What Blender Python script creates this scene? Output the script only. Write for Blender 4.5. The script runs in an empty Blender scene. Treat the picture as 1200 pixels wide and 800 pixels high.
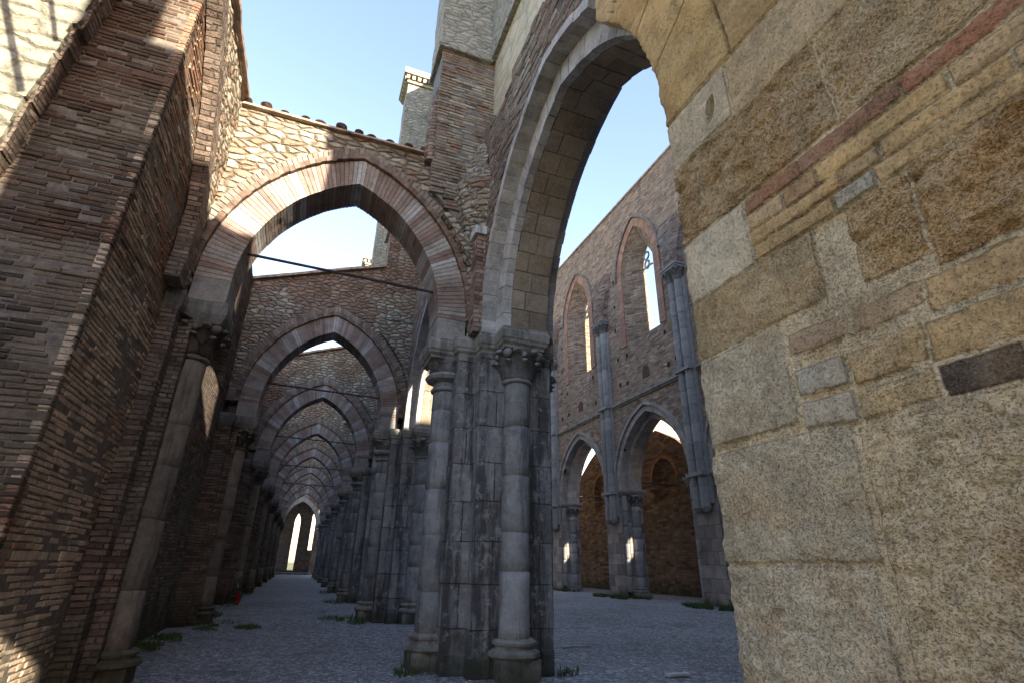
import bpy, bmesh, math, random
from mathutils import Vector, Matrix, noise
from mathutils.geometry import tessellate_polygon
random.seed(7)
S = bpy.context.scene
COL = S.collection
R = math.radians

# ------------------------------------------------------------------ camera
F_PX, PITCH, YAW, ROLL = 609.45, R(23.25), R(20.62), R(.943)
def cam_axes():
    cy, sy, cp, sp, cr, sr = math.cos(YAW), math.sin(YAW), math.cos(PITCH), math.sin(PITCH), math.cos(ROLL), math.sin(ROLL)
    rr = Matrix(((cr, -sr, 0), (sr, cr, 0), (0, 0, 1)))
    up = rr @ Vector((0, -cp, sp)); fw = rr @ Vector((-sy, cy*sp, cy*cp)); rt = up.cross(fw)
    if rt.x < 0: rt = -rt
    # rows: world axis expressed in camera (right, down, forward)
    return rt, fw, up
_rt, _fw, _up = cam_axes()
M3 = Matrix((_rt, _fw, _up))             # camera(right,down,fwd) -> world
mw = Matrix.Identity(4)
for r in range(3):
    mw[r][0] = M3[r][0]; mw[r][1] = -M3[r][1]; mw[r][2] = -M3[r][2]
mw.translation = Vector((0, 0, 1.15))
cd = bpy.data.cameras.new('camera'); cam = bpy.data.objects.new('camera', cd); COL.objects.link(cam)
cam.matrix_world = mw
cd.sensor_width = 36; cd.lens = F_PX/1200*36; cd.clip_start = .05; cd.clip_end = 5000
S.camera = cam

# ------------------------------------------------------------------ light
KX, KZ = .32, .36                        # sun direction = (KX, -1, KZ)
sun_dir = Vector((KX, -1, KZ)).normalized()
elev = math.asin(sun_dir.z); azim = math.atan2(sun_dir.x, sun_dir.y)
W = bpy.data.worlds.new('World'); S.world = W; W.use_nodes = True
nt = W.node_tree
for n in list(nt.nodes): nt.nodes.remove(n)
sky = nt.nodes.new('ShaderNodeTexSky'); sky.sky_type = 'NISHITA'; sky.sun_disc = False
sky.sun_elevation = elev; sky.sun_rotation = azim; sky.altitude = 250; sky.air_density = 1.7; sky.dust_density = 0.8; sky.ozone_density = 2.2
bg = nt.nodes.new('ShaderNodeBackground'); bg.inputs[1].default_value = .15
wo = nt.nodes.new('ShaderNodeOutputWorld')
tintn = nt.nodes.new('ShaderNodeMix'); tintn.data_type = 'RGBA'; tintn.blend_type = 'MULTIPLY'; tintn.inputs[0].default_value = 1; tintn.inputs[7].default_value = (.96, .845, .96, 1)
nt.links.new(sky.outputs[0], tintn.inputs[6]); nt.links.new(tintn.outputs[2], bg.inputs[0]); nt.links.new(bg.outputs[0], wo.inputs[0])
sl = bpy.data.lights.new('sun', 'SUN'); sl.energy = 4.6; sl.angle = R(.53); sl.color = (1, .89, .73)
so = bpy.data.objects.new('sun', sl); COL.objects.link(so); so.location = (0, 0, 40)
so.rotation_euler = sun_dir.to_track_quat('Z', 'Y').to_euler()
S.view_settings.view_transform = 'Standard'; S.view_settings.look = 'None'
S.view_settings.exposure = 2.05; S.view_settings.gamma = 1
S.cycles.max_bounces = 8; S.cycles.diffuse_bounces = 6; S.cycles.use_denoising = True
S.cycles.sample_clamp_indirect = 8

# ------------------------------------------------------------------ helpers
def tag(o, label=None, cat=None, group=None, kind=None):
    if label: o['label'] = label
    if cat: o['category'] = cat
    if group: o['group'] = group
    if kind: o['kind'] = kind
    return o
def thing(name, label, cat, loc=(0, 0, 0), group=None):
    o = bpy.data.objects.new(name, None); COL.objects.link(o); o.location = loc; o.empty_display_size = .2
    return tag(o, label, cat, group)
def new_bm():
    bm = bmesh.new(); bm.loops.layers.float_color.new('tone'); return bm
def obj(name, bm, mat, parent=None, loc=None, smooth=False):
    """bm in parent-local coordinates"""
    bmesh.ops.recalc_face_normals(bm, faces=bm.faces)
    me = bpy.data.meshes.new(name); bm.to_mesh(me); bm.free()
    for m in (mat if isinstance(mat, (list, tuple)) else [mat]): me.materials.append(m)
    if smooth:
        for p in me.polygons: p.use_smooth = True
    o = bpy.data.objects.new(name, me); COL.objects.link(o)
    if parent: o.parent = parent
    if loc: o.location = loc
    return o
def paint(bm, faces, col):
    L = bm.loops.layers.float_color['tone']
    c = (col[0], col[1], col[2], 1)
    for f in faces:
        for l in f.loops: l[L] = c
def box(bm, a, b, col=None, mi=0):
    x0, y0, z0 = a; x1, y1, z1 = b
    v = [bm.verts.new(p) for p in ((x0,y0,z0),(x1,y0,z0),(x1,y1,z0),(x0,y1,z0),(x0,y0,z1),(x1,y0,z1),(x1,y1,z1),(x0,y1,z1))]
    fs = [bm.faces.new([v[i] for i in q]) for q in ((0,3,2,1),(4,5,6,7),(0,1,5,4),(1,2,6,5),(2,3,7,6),(3,0,4,7))]
    for f in fs: f.material_index = mi
    if col: paint(bm, fs, col)
    return fs
def roughen(bm, maxlen, amp, scale=1.5, passes=6, fine=0.0):
    """cut long edges and shake every vertex with a noise field, so edges are worn"""
    bmesh.ops.triangulate(bm, faces=bm.faces)
    for _ in range(passes):
        es = [e for e in bm.edges if e.calc_length() > maxlen]
        if not es: break
        bmesh.ops.subdivide_edges(bm, edges=es, cuts=1)
        bmesh.ops.triangulate(bm, faces=[f for f in bm.faces if len(f.verts) > 3])
    for v in bm.verts:
        p = v.co
        d = noise.noise_vector(p*scale)*amp
        if fine: d += noise.noise_vector(p*scale*4.3 + Vector((9, 3, 1)))*fine
        v.co = p + d
    return bm
def wall(bm, polys, P, d0, d1, back=None):
    """polys: [outer, hole, ...] lists of (u, v). P(u, v, d)->xyz. back: same lists for the far face (splayed holes)"""
    back = back or polys
    tris = tessellate_polygon([[Vector((u, v, 0)) for u, v in pl] for pl in polys])
    for pls, d in ((polys, d0), (back, d1)):
        vs = [bm.verts.new(P(u, v, d)) for pl in pls for u, v in pl]
        for t in tris:
            try: bm.faces.new([vs[i] for i in t])
            except ValueError: pass
        if d == d0: fv = vs
        else: bv = vs
    k = 0
    for pl in polys:
        n = len(pl)
        for i in range(n):
            j = (i+1) % n
            try: bm.faces.new((fv[k+i], fv[k+j], bv[k+j], bv[k+i]))
            except ValueError: pass
        k += n
def arc(a, z0, R_, n=12, c=0.0):
    """pointed arch intrados from right springing (c+a) over the apex to the left; R_ about centres c -+ (R_-a)"""
    off = R_-a; th = math.acos(max(-1, min(1, off/R_)))
    right = [(c-off+R_*math.cos(th*i/n), z0+R_*math.sin(th*i/n)) for i in range(n+1)]
    left = [(2*c-x, z) for x, z in reversed(right[:-1])]
    return right+left
def apexR(a, rise): return (a*a+rise*rise)/(2*a)
def pointed_hole(c, hw, sill, spring, rise, n=8):
    return [(c-hw, sill), (c+hw, sill)] + arc(hw, spring, apexR(hw, rise), n, c)
def ring(bm, a, z0, R_, t, P, d0, d1, n, colf, half=0, jitter=.004, gap=.004, split=1, c=0.0):
    """voussoirs between radius R_ and R_+t. half: 0 both, 1 only +u side, -1 only -u side"""
    off = R_-a
    for s in (1, -1):
        if half and s != half: continue
        th_in = math.acos(off/R_); th_out = math.acos(off/(R_+t))
        i0, i1 = jitter+.003, t-.012                           # mortar bed behind the wedges
        if t > .08:
            dd0, dd1 = (d0+.02, d1-.02) if d1 > d0 else (d0-.02, d1+.02)
            ti, to = math.acos(off/(R_+i0)), math.acos(off/(R_+i1)); rows = []
            for q in range(13):
                rows.append([bm.verts.new(P(c+s*(-off+rad*math.cos(th*q/12)), z0+rad*math.sin(th*q/12), d)) for rad, th, d in ((R_+i0, ti, dd0), (R_+i1, to, dd0), (R_+i1, to, dd1), (R_+i0, ti, dd1))])
            fs = []
            for p_, q_ in zip(rows, rows[1:]):
                for k in range(4): fs.append(bm.faces.new((p_[k], p_[(k+1) % 4], q_[(k+1) % 4], q_[k])))
            paint(bm, fs, (.16, .135, .11))
        for i in range(n):
            f0, f1 = i/n, (i+1)/n
            col = colf(i, s)
            for q in range(split):
                e0 = d0+(d1-d0)*q/split; e1 = d0+(d1-d0)*(q+1)/split
                if split > 1 and i % 2:
                    m = .3
                    e0 = d0 if q == 0 else d0+(d1-d0)*(q/split-m/split)
                    e1 = d1 if q == split-1 else d0+(d1-d0)*((q+1)/split-m/split)
                ja = random.uniform(-1, 1)*jitter; jd = random.uniform(-1, 1)*jitter
                g = gap/R_
                vs = []
                for d in (e0+jd+(gap*.5 if q else 0), e1+jd-(gap*.5 if q < split-1 else 0)):
                    for rad, th in ((R_+ja, th_in), (R_+t+ja, th_out)):
                        for f, sg in ((f0, 1), (f1, -1)):
                            ang = th*f + sg*g*.5
                            vs.append(bm.verts.new(P(c+s*(-off+rad*math.cos(ang)), z0+rad*math.sin(ang), d)))
                a0, a1, b0, b1, a0b, a1b, b0b, b1b = vs
                fs = [bm.faces.new(x) for x in ((a0,a1,b1,b0),(a0b,b0b,b1b,a1b),(a0,a0b,a1b,a1),(b0,b1,b1b,b0b),(a0,b0,b0b,a0b),(a1,a1b,b1b,b1))]
                k = random.uniform(.85, 1.12)
                paint(bm, fs, [min(1, x*k) for x in col])
def lathe(bm, prof, cx=0, cy=0, n=28, a0=0.0, a1=2*math.pi, col=None):
    full = abs(a1-a0-2*math.pi) < 1e-6
    m = n if full else n+1
    rows = [[bm.verts.new((cx+r*math.cos(a0+(a1-a0)*k/n), cy+r*math.sin(a0+(a1-a0)*k/n), z)) for k in range(m)] for r, z in prof]
    fs = []
    for i in range(len(rows)-1):
        for k in range(n):
            k2 = (k+1) % m
            fs.append(bm.faces.new((rows[i][k], rows[i][k2], rows[i+1][k2], rows[i+1][k])))
    if full:
        for row in (rows[0], rows[-1]): fs.append(bm.faces.new(row))
    if col: paint(bm, fs, col)
def stack(bm, levels):
    """levels: [(z, outline)] same vertex count -> lofted solid"""
    rows = [[bm.verts.new((x, y, z)) for x, y in o] for z, o in levels]
    for a, b in zip(rows, rows[1:]):
        n = len(a)
        for i in range(n):
            j = (i+1) % n
            bm.faces.new((a[i], a[j], b[j], b[i]))
    bm.faces.new(list(reversed(rows[0]))); bm.faces.new(rows[-1])
def tube(bm, pts, r, n=8, col=None):
    rows = []
    for i, p in enumerate(pts):
        p = Vector(p); d = (Vector(pts[min(i+1, len(pts)-1)])-Vector(pts[max(i-1, 0)])).normalized()
        s = d.cross(Vector((0, 0, 1)));  s = s.normalized() if s.length > .01 else Vector((1, 0, 0))
        t = d.cross(s)
        rows.append([bm.verts.new(p+(s*math.cos(2*math.pi*k/n)+t*math.sin(2*math.pi*k/n))*r) for k in range(n)])
    fs = []
    for a, b in zip(rows, rows[1:]):
        for k in range(n): fs.append(bm.faces.new((a[k], a[(k+1) % n], b[(k+1) % n], b[k])))
    fs += [bm.faces.new(rows[0]), bm.faces.new(rows[-1])]
    if col: paint(bm, fs, col)
def dup(root, loc, label=None, group=None):
    r = root.copy(); COL.objects.link(r); r.location = loc
    if label: r['label'] = label
    if group: r['group'] = group
    for ch in list(root.children):
        c = ch.copy(); COL.objects.link(c); c.parent = r
        for g in list(ch.children):
            d = g.copy(); COL.objects.link(d); d.parent = c
    return r

# ------------------------------------------------------------------ materials
def nodes(name):
    m = bpy.data.materials.new(name); m.use_nodes = True
    t = m.node_tree
    for n in list(t.nodes): t.nodes.remove(n)
    out = t.nodes.new('ShaderNodeOutputMaterial'); b = t.nodes.new('ShaderNodeBsdfPrincipled')
    t.links.new(b.outputs[0], out.inputs[0]); b.inputs['Roughness'].default_value = .92
    b.inputs['Specular IOR Level'].default_value = .25
    return m, t, b
class G:
    """tiny node-graph writer"""
    def __init__(s, t): s.t = t
    def n(s, typ, **kw):
        x = s.t.nodes.new(typ)
        for k, v in kw.items(): setattr(x, k, v)
        return x
    def put(s, sock, v):
        if isinstance(v, bpy.types.NodeSocket): s.t.links.new(v, sock)
        elif v is not None: sock.default_value = v
    def math(s, op, a, b=None, c=None, clamp=False):
        x = s.n('ShaderNodeMath', operation=op, use_clamp=clamp); s.put(x.inputs[0], a)
        if b is not None: s.put(x.inputs[1], b)
        if c is not None: s.put(x.inputs[2], c)
        return x.outputs[0]
    def noise(s, vec, scale, detail=4, rough=.6, dist=0.0):
        x = s.n('ShaderNodeTexNoise'); s.put(x.inputs['Vector'], vec); x.inputs['Scale'].default_value = scale
        x.inputs['Detail'].default_value = detail; x.inputs['Roughness'].default_value = rough; x.inputs['Distortion'].default_value = dist
        return x
    def ramp(s, fac, stops, interp='LINEAR'):
        x = s.n('ShaderNodeValToRGB'); s.put(x.inputs[0], fac); cr = x.color_ramp; cr.interpolation = interp
        while len(cr.elements) > 1: cr.elements.remove(cr.elements[-1])
        for i, (p, c) in enumerate(stops):
            c = (c, c, c) if isinstance(c, (int, float)) else c
            e = cr.elements[0] if i == 0 else cr.elements.new(p)
            e.position = p; e.color = (*c, 1)
        return x.outputs[0]
    def mix(s, fac, a, b, blend='MIX'):
        x = s.n('ShaderNodeMix', data_type='RGBA', blend_type=blend); s.put(x.inputs[0], fac)
        for k, v in ((6, a), (7, b)):
            if isinstance(v, (tuple, list)): v = (*v, 1) if len(v) == 3 else v
            s.put(x.inputs[k], v)
        return x.outputs[2]
    def bump(s, h, strength, dist, normal=None):
        x = s.n('ShaderNodeBump'); s.put(x.inputs['Height'], h); x.inputs['Strength'].default_value = strength; x.inputs['Distance'].default_value = dist
        if normal: s.put(x.inputs['Normal'], normal)
        return x.outputs[0]
    def wpos(s): return s.n('ShaderNodeNewGeometry').outputs['Position']
    def uv(s, wob=.012, wscale=1.6):
        """u, v along the wall that is being shaded (metres), from world position and face direction"""
        g = s.n('ShaderNodeNewGeometry')
        p = s.n('ShaderNodeSeparateXYZ'); s.put(p.inputs[0], g.outputs['Position'])
        q = s.n('ShaderNodeSeparateXYZ'); s.put(q.inputs[0], g.outputs['True Normal'])
        ax, ay, az = (s.math('ABSOLUTE', q.outputs[i]) for i in range(3))
        isx = s.math('GREATER_THAN', ax, ay); flat = s.math('GREATER_THAN', az, .75)
        notx = s.math('SUBTRACT', 1, isx)
        u = s.math('ADD', s.math('MULTIPLY', p.outputs[1], isx), s.math('MULTIPLY', p.outputs[0], notx))
        v = p.outputs[2]
        nf = s.math('SUBTRACT', 1, flat)
        u = s.math('ADD', s.math('MULTIPLY', u, nf), s.math('MULTIPLY', p.outputs[0], flat))
        v = s.math('ADD', s.math('MULTIPLY', v, nf), s.math('MULTIPLY', p.outputs[1], flat))
        w = s.noise(g.outputs['Position'], wscale, 3)
        sp = s.n('ShaderNodeSeparateColor'); s.put(sp.inputs[0], w.outputs['Color'])
        u = s.math('ADD', u, s.math('MULTIPLY', s.math('SUBTRACT', sp.outputs[0], .5), wob*4))
        v = s.math('ADD', v, s.math('MULTIPLY', s.math('SUBTRACT', sp.outputs[1], .5), wob*4))
        c = s.n('ShaderNodeCombineXYZ'); s.put(c.inputs[0], u); s.put(c.inputs[1], v)
        return c.outputs[0], g.outputs['Position'], u, v
def moss(g, col, pos, h=.55, amt=.8, tint=(.035, .04, .018)):
    """green-black algae that climbs irregularly from the ground"""
    z = g.n('ShaderNodeSeparateXYZ'); g.put(z.inputs[0], pos)
    nn = g.noise(pos, 2.3, 6, .7).outputs[0]
    f = g.math('SUBTRACT', g.math('MULTIPLY', nn, 2.0), g.math('ADD', g.math('DIVIDE', z.outputs[2], h), .45))
    f = g.ramp(f, [(.0, 0), (.25, amt*.6), (.6, amt)])
    return g.mix(f, col, tint)
def masonry(name, c1, c2, mortar, w, h, mt=.008, patch=None, patch_amt=.5, dark=.4, bump=.8, rough_d=.02, wob=.012, tint=None, moss_h=None, pits=.3, squash=1.0, lichen=0.0, streak=0.0):
    m, t, b = nodes(name); g = G(t)
    vec, pos, u, v = g.uv(wob)
    br = g.n('ShaderNodeTexBrick'); g.put(br.inputs['Vector'], vec)
    br.inputs['Color1'].default_value = (*c1, 1); br.inputs['Color2'].default_value = (*c2, 1); br.inputs['Mortar'].default_value = (*mortar, 1)
    br.inputs['Scale'].default_value = 1; br.inputs['Mortar Size'].default_value = mt; br.inputs['Mortar Smooth'].default_value = .6
    br.inputs['Brick Width'].default_value = w; br.inputs['Row Height'].default_value = h; br.offset = .47; br.squash = squash; br.squash_frequency = 3
    col = br.outputs['Color']
    # second, offset brick layer picks odd bricks out
    br2 = g.n('ShaderNodeTexBrick'); g.put(br2.inputs['Vector'], vec)
    br2.inputs['Color1'].default_value = (0, 0, 0, 1); br2.inputs['Color2'].default_value = (1, 1, 1, 1); br2.inputs['Mortar'].default_value = (.5, .5, .5, 1)
    br2.inputs['Scale'].default_value = 1; br2.inputs['Mortar Size'].default_value = 0.0
    br2.inputs['Brick Width'].default_value = w; br2.inputs['Row Height'].default_value = h; br2.offset = .47; br2.squash = squash; br2.squash_frequency = 3
    big = g.noise(pos, .55, 5, .62).outputs[0]
    mid = g.noise(pos, 3.1, 6, .7).outputs[0]
    fin = g.noise(pos, 26, 6, .72).outputs[0]
    if patch:
        f = g.ramp(big, [(.42, 0), (.62, patch_amt)])
        col = g.mix(f, col, g.mix(br2.outputs[0], patch, [x*.72 for x in patch]))
    col = g.mix(1.0, col, g.ramp(br2.outputs[0], [(.0, .62), (.35, .95), (.7, 1.0), (1.0, 1.35)]), 'MULTIPLY')
    jn = g.noise(pos, 4.5, 5, .7).outputs[0]
    col = g.mix(g.math('MULTIPLY', br.outputs['Fac'], g.ramp(jn, [(.4, .95), (.6, .1)])), col, [x*.28 for x in mortar])
    pick = g.math('MULTIPLY', g.ramp(br2.outputs[0], [(.0, 1), (.24, .0)]), .4)
    col = g.mix(pick, col, [x*.55 for x in c1])
    col = g.mix(1.0, col, g.ramp(mid, [(.25, .62), (.5, .95), (.75, 1.25)]), 'MULTIPLY')
    col = g.mix(1.0, col, g.ramp(fin, [(.25, .72), (.55, 1.0), (.8, 1.2)]), 'MULTIPLY')
    if dark:
        st = g.noise(pos, 1.1, 7, .75, .6).outputs[0]
        col = g.mix(g.ramp(st, [(.52, 0), (.72, dark)]), col, (.045, .036, .028))
    if streak:
        mp = g.n('ShaderNodeMapping'); g.put(mp.inputs['Vector'], pos); mp.inputs['Scale'].default_value = (5, 5, .55)
        sn = g.noise(mp.outputs[0], 1.0, 8, .72).outputs[0]
        col = g.mix(g.ramp(sn, [(.47, 0), (.58, streak)]), col, (.03, .029, .028))
    if lichen:
        li = g.noise(pos, 7, 8, .75).outputs[0]
        col = g.mix(g.ramp(li, [(.54, 0), (.62, lichen)]), col, (.42, .41, .36))
    if moss_h: col = moss(g, col, pos, moss_h)
    g.put(b.inputs['Base Color'], col)
    h1 = g.math('SUBTRACT', g.math('MULTIPLY', fin, .5), g.math('MULTIPLY', br.outputs['Fac'], 1.0))
    h1 = g.math('ADD', h1, g.math('MULTIPLY', br2.outputs[0], .35))
    pit = g.noise(pos, 48, 3, .6).outputs[0]
    h1 = g.math('SUBTRACT', h1, g.math('MULTIPLY', g.ramp(pit, [(.3, 1), (.42, 0)]), pits))
    h1 = g.math('ADD', h1, g.math('MULTIPLY', mid, .8))
    g.put(b.inputs['Normal'], g.bump(h1, bump, rough_d))
    return m
def rubble(name, stops, mortar, su=3.2, sv=7.5, bump=1.0, dark=.3, red=None, dist=.045):
    m, t, b = nodes(name); g = G(t)
    vec, pos, u, v = g.uv(.014, 2.5)
    c = g.n('ShaderNodeCombineXYZ'); w2 = g.n('ShaderNodeSeparateColor'); g.put(w2.inputs[0], g.noise(pos, 13, 4, .7).outputs['Color'])
    u = g.math('ADD', u, g.math('MULTIPLY', g.math('SUBTRACT', w2.outputs[0], .5), .07)); v = g.math('ADD', v, g.math('MULTIPLY', g.math('SUBTRACT', w2.outputs[1], .5), .05))
    g.put(c.inputs[0], g.math('MULTIPLY', u, su)); g.put(c.inputs[1], g.math('MULTIPLY', v, sv))
    vo = g.n('ShaderNodeTexVoronoi', feature='DISTANCE_TO_EDGE'); vo.voronoi_dimensions = '2D'; g.put(vo.inputs['Vector'], c.outputs[0]); vo.inputs['Scale'].default_value = 1; vo.inputs['Randomness'].default_value = .92
    vc = g.n('ShaderNodeTexVoronoi', feature='F1'); vc.voronoi_dimensions = '2D'; g.put(vc.inputs['Vector'], c.outputs[0]); vc.inputs['Scale'].default_value = 1; vc.inputs['Randomness'].default_value = .92
    sp = g.n('ShaderNodeSeparateColor'); g.put(sp.inputs[0], vc.outputs['Color'])
    col = g.ramp(sp.outputs[0], stops, 'CONSTANT')
    fin = g.noise(pos, 22, 6, .72).outputs[0]; mid = g.noise(pos, 2.6, 6, .7).outputs[0]; big = g.noise(pos, .5, 4).outputs[0]
    if red: col = g.mix(g.ramp(big, [(.46, 0), (.58, .7)]), col, g.mix(sp.outputs[1], red, [x*.6 for x in red]))
    edge = g.ramp(vo.outputs['Distance'], [(.02, 1), (.11, 0)])
    col = g.mix(g.math('MULTIPLY', edge, .85), col, mortar)
    col = g.mix(1.0, col, g.ramp(mid, [(.25, .6), (.5, .95), (.75, 1.2)]), 'MULTIPLY')
    col = g.mix(1.0, col, g.ramp(fin, [(.25, .7), (.55, 1.0), (.8, 1.2)]), 'MULTIPLY')
    if dark:
        st = g.noise(pos, 1.3, 7, .75, .5).outputs[0]
        col = g.mix(g.ramp(st, [(.54, 0), (.74, dark)]), col, (.05, .045, .035))
    g.put(b.inputs['Base Color'], col)
    hh = g.math('ADD', g.ramp(vo.outputs['Distance'], [(.02, 0), (.22, .8), (.5, 1)]), g.math('MULTIPLY', fin, .4))
    hh = g.math('ADD', hh, g.math('MULTIPLY', sp.outputs[2], .5))
    g.put(b.inputs['Normal'], g.bump(hh, bump, dist))
    return m
def toned(name, var=.5, bump=.7, dist=.012, lichen=.0, dark=.35, moss_h=None, scale=1.0, pits=.4, streak=0.0, grain=0.0, tint=None):
    """stone coloured per block by the mesh's own tone attribute"""
    m, t, b = nodes(name); g = G(t)
    pos = g.wpos()
    at = g.n('ShaderNodeAttribute', attribute_name='tone'); col = at.outputs['Color']
    if tint: col = g.mix(1.0, col, tint, 'MULTIPLY')
    mid = g.noise(pos, 3.7*scale, 7, .72).outputs[0]; fin = g.noise(pos, 30*scale, 7, .75).outputs[0]; pit = g.noise(pos, 42*scale, 3, .6).outputs[0]
    col = g.mix(1.0, col, g.ramp(mid, [(.25, 1-var), (.5, .97), (.75, 1+var*.5)]), 'MULTIPLY')
    col = g.mix(1.0, col, g.ramp(fin, [(.25, 1-var*.7), (.55, 1.0), (.8, 1+var*.5)]), 'MULTIPLY')
    if dark:
        st = g.noise(pos, 1.5, 8, .78, .7).outputs[0]
        col = g.mix(g.ramp(st, [(.5, 0), (.7, dark)]), col, (.04, .036, .03))
    if lichen:
        li = g.noise(pos, 9, 9, .8).outputs[0]
        col = g.mix(g.ramp(li, [(.52, 0), (.6, lichen)]), col, (.4, .4, .36))
    if streak:
        mp = g.n('ShaderNodeMapping'); g.put(mp.inputs['Vector'], pos); mp.inputs['Scale'].default_value = (5, 5, .55)
        sn = g.noise(mp.outputs[0], 1.0, 8, .72).outputs[0]
        col = g.mix(g.ramp(sn, [(.5, 0), (.6, streak)]), col, (.03, .029, .028))
    if moss_h: col = moss(g, col, pos, moss_h)
    gr = None
    if grain:                                            # coarse crystals: pale grains, rusty pockets, dark pores
        mp2 = g.n('ShaderNodeMapping'); g.put(mp2.inputs['Vector'], pos); mp2.inputs['Scale'].default_value = (1, .8, 1.25)
        ga = g.noise(mp2.outputs[0], 120, 4, .6).outputs[0]; gb = g.noise(mp2.outputs[0], 46, 8, .75).outputs[0]
        zone = g.math('MULTIPLY', g.ramp(g.noise(pos, 2.6, 3, .6).outputs[0], [(.38, .45), (.62, 1.0)]), at.outputs['Alpha'])
        col = g.mix(g.math('MULTIPLY', g.ramp(gb, [(.50, 0), (.62, .6)]), zone), col, (.3, .155, .05))
        col = g.mix(g.math('MULTIPLY', g.ramp(ga, [(.52, 0), (.62, .8*grain)]), zone), col, (.66, .57, .42))
        gr = g.ramp(ga, [(.34, 0), (.44, 1)]); po = g.ramp(gb, [(.30, 0), (.4, 1)])
        col = g.mix(at.outputs['Alpha'], col, g.mix(1.0, col, g.ramp(ga, [(.31, .6), (.42, 1.0)]), 'MULTIPLY'))
        col = g.mix(at.outputs['Alpha'], col, g.mix(1.0, col, g.ramp(gb, [(.29, .45), (.37, 1.0)]), 'MULTIPLY'))
    g.put(b.inputs['Base Color'], col)
    hh = g.math('ADD', fin, g.math('MULTIPLY', mid, 1.2))
    if grain: hh = g.math('ADD', hh, g.math('MULTIPLY', g.math('MULTIPLY', g.math('ADD', gr, po), at.outputs['Alpha']), .9))
    hh = g.math('SUBTRACT', hh, g.math('MULTIPLY', g.ramp(pit, [(.3, 1), (.43, 0)]), pits))
    g.put(b.inputs['Normal'], g.bump(hh, bump, dist))
    return m
def plain(name, c, rough=.7, metal=0.0, var=.4, scale=12, bump=.3):
    m, t, b = nodes(name); g = G(t); pos = g.wpos()
    f = g.noise(pos, scale, 6, .7).outputs[0]
    g.put(b.inputs['Base Color'], g.mix(1.0, c, g.ramp(f, [(.3, 1-var), (.7, 1+var)]), 'MULTIPLY'))
    b.inputs['Roughness'].default_value = rough; b.inputs['Metallic'].default_value = metal
    g.put(b.inputs['Normal'], g.bump(f, bump, .005))
    return m
def gravel_mat():
    m, t, b = nodes('gravel_ground'); g = G(t); pos = g.wpos()
    w = g.noise(pos, 14, 2)
    vo = g.n('ShaderNodeTexVoronoi', feature='F1'); g.put(vo.inputs['Vector'], pos); vo.inputs['Scale'].default_value = 24
    v2 = g.n('ShaderNodeTexVoronoi', feature='F1'); g.put(v2.inputs['Vector'], pos); v2.inputs['Scale'].default_value = 85
    sp = g.n('ShaderNodeSeparateColor'); g.put(sp.inputs[0], vo.outputs['Color'])
    s2 = g.n('ShaderNodeSeparateColor'); g.put(s2.inputs[0], v2.outputs['Color'])
    col = g.ramp(sp.outputs[0], [(0, (.05, .05, .052)), (.3, (.12, .12, .122)), (.6, (.22, .217, .213)), (.85, (.38, .375, .365)), (1, (.6, .59, .57))])
    col = g.mix(.45, col, g.ramp(s2.outputs[1], [(0, (.08, .08, .08)), (.6, (.24, .23, .22)), (1, (.5, .48, .46))]))
    big = g.noise(pos, .45, 6, .65).outputs[0]
    col = g.mix(1.0, col, g.ramp(big, [(.3, .8), (.7, 1.3)]), 'MULTIPLY')
    dirt = g.noise(pos, .9, 8, .75).outputs[0]
    col = g.mix(g.ramp(dirt, [(.5, 0), (.66, .75)]), col, (.11, .095, .075))
    pale = g.noise(pos, .33, 6, .7, .5).outputs[0]
    col = g.mix(g.ramp(pale, [(.52, 0), (.68, .45)]), col, (.3, .29, .27))
    g.put(b.inputs['Base Color'], col)
    hh = g.math('ADD', g.math('MULTIPLY', vo.outputs['Distance'], -1.0), g.math('MULTIPLY', v2.outputs['Distance'], -.5))
    g.put(b.inputs['Normal'], g.bump(hh, 1.0, .02))
    return m
def leaf_mat():
    m, t, b = nodes('grass_blades'); g = G(t); pos = g.wpos()
    f = g.noise(pos, 6, 3).outputs[0]
    g.put(b.inputs['Base Color'], g.ramp(f, [(.3, (.03, .055, .015)), (.55, (.07, .11, .03)), (.72, (.17, .16, .065))]))
    return m

RED1, RED2 = (.26, .12, .075), (.36, .2, .125)
M_brick_dark = masonry('dark_wall_brick', (.165, .108, .08), (.235, .16, .115), (.17, .14, .11), .24, .056, .009, patch=(.215, .18, .14), patch_amt=.85, dark=.65, bump=1.0, rough_d=.035, wob=.022, moss_h=1.2)  # dark brown brick with greyish patches
M_brick = masonry('weathered_brick', (.23, .135, .1), (.35, .235, .175), (.27, .235, .19), .27, .072, .013, patch=(.33, .3, .25), patch_amt=.6, dark=.45, bump=1.0, rough_d=.025, wob=.014)
M_brick_mid = masonry('brown_wall_brick', (.23, .15, .105), (.31, .22, .165), (.24, .2, .16), .24, .056, .01, patch=(.29, .24, .19), patch_amt=.8, dark=.6, bump=1.0, rough_d=.035, wob=.022, moss_h=1.2)
M_single = toned('single_bricks', var=.45, bump=.9, dist=.012, dark=.55, moss_h=1.0, scale=1.3, pits=.6)
M_single_grey = toned('lichened_bricks', var=.45, bump=.9, dist=.012, dark=.35, scale=1.3, pits=.6, lichen=.4, tint=(.88, 1.07, 1.27))
M_bed = plain('mortar_bed', (.14, .115, .09), .95, var=.5, scale=14, bump=.8)
M_brick_grey = masonry('greyed_brick', (.25, .205, .175), (.36, .32, .27), (.22, .2, .17), .26, .07, .013, patch=(.36, .21, .14), patch_amt=.7, dark=.4, bump=1.0, rough_d=.03, wob=.02, lichen=.3)
M_brick_nave = masonry('nave_wall_brick', (.4, .26, .18), (.47, .355, .25), (.42, .35, .265), .3, .085, .012, patch=(.46, .36, .27), patch_amt=.85, dark=.4, bump=1.0, rough_d=.045, wob=.03, lichen=.12)
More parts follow.
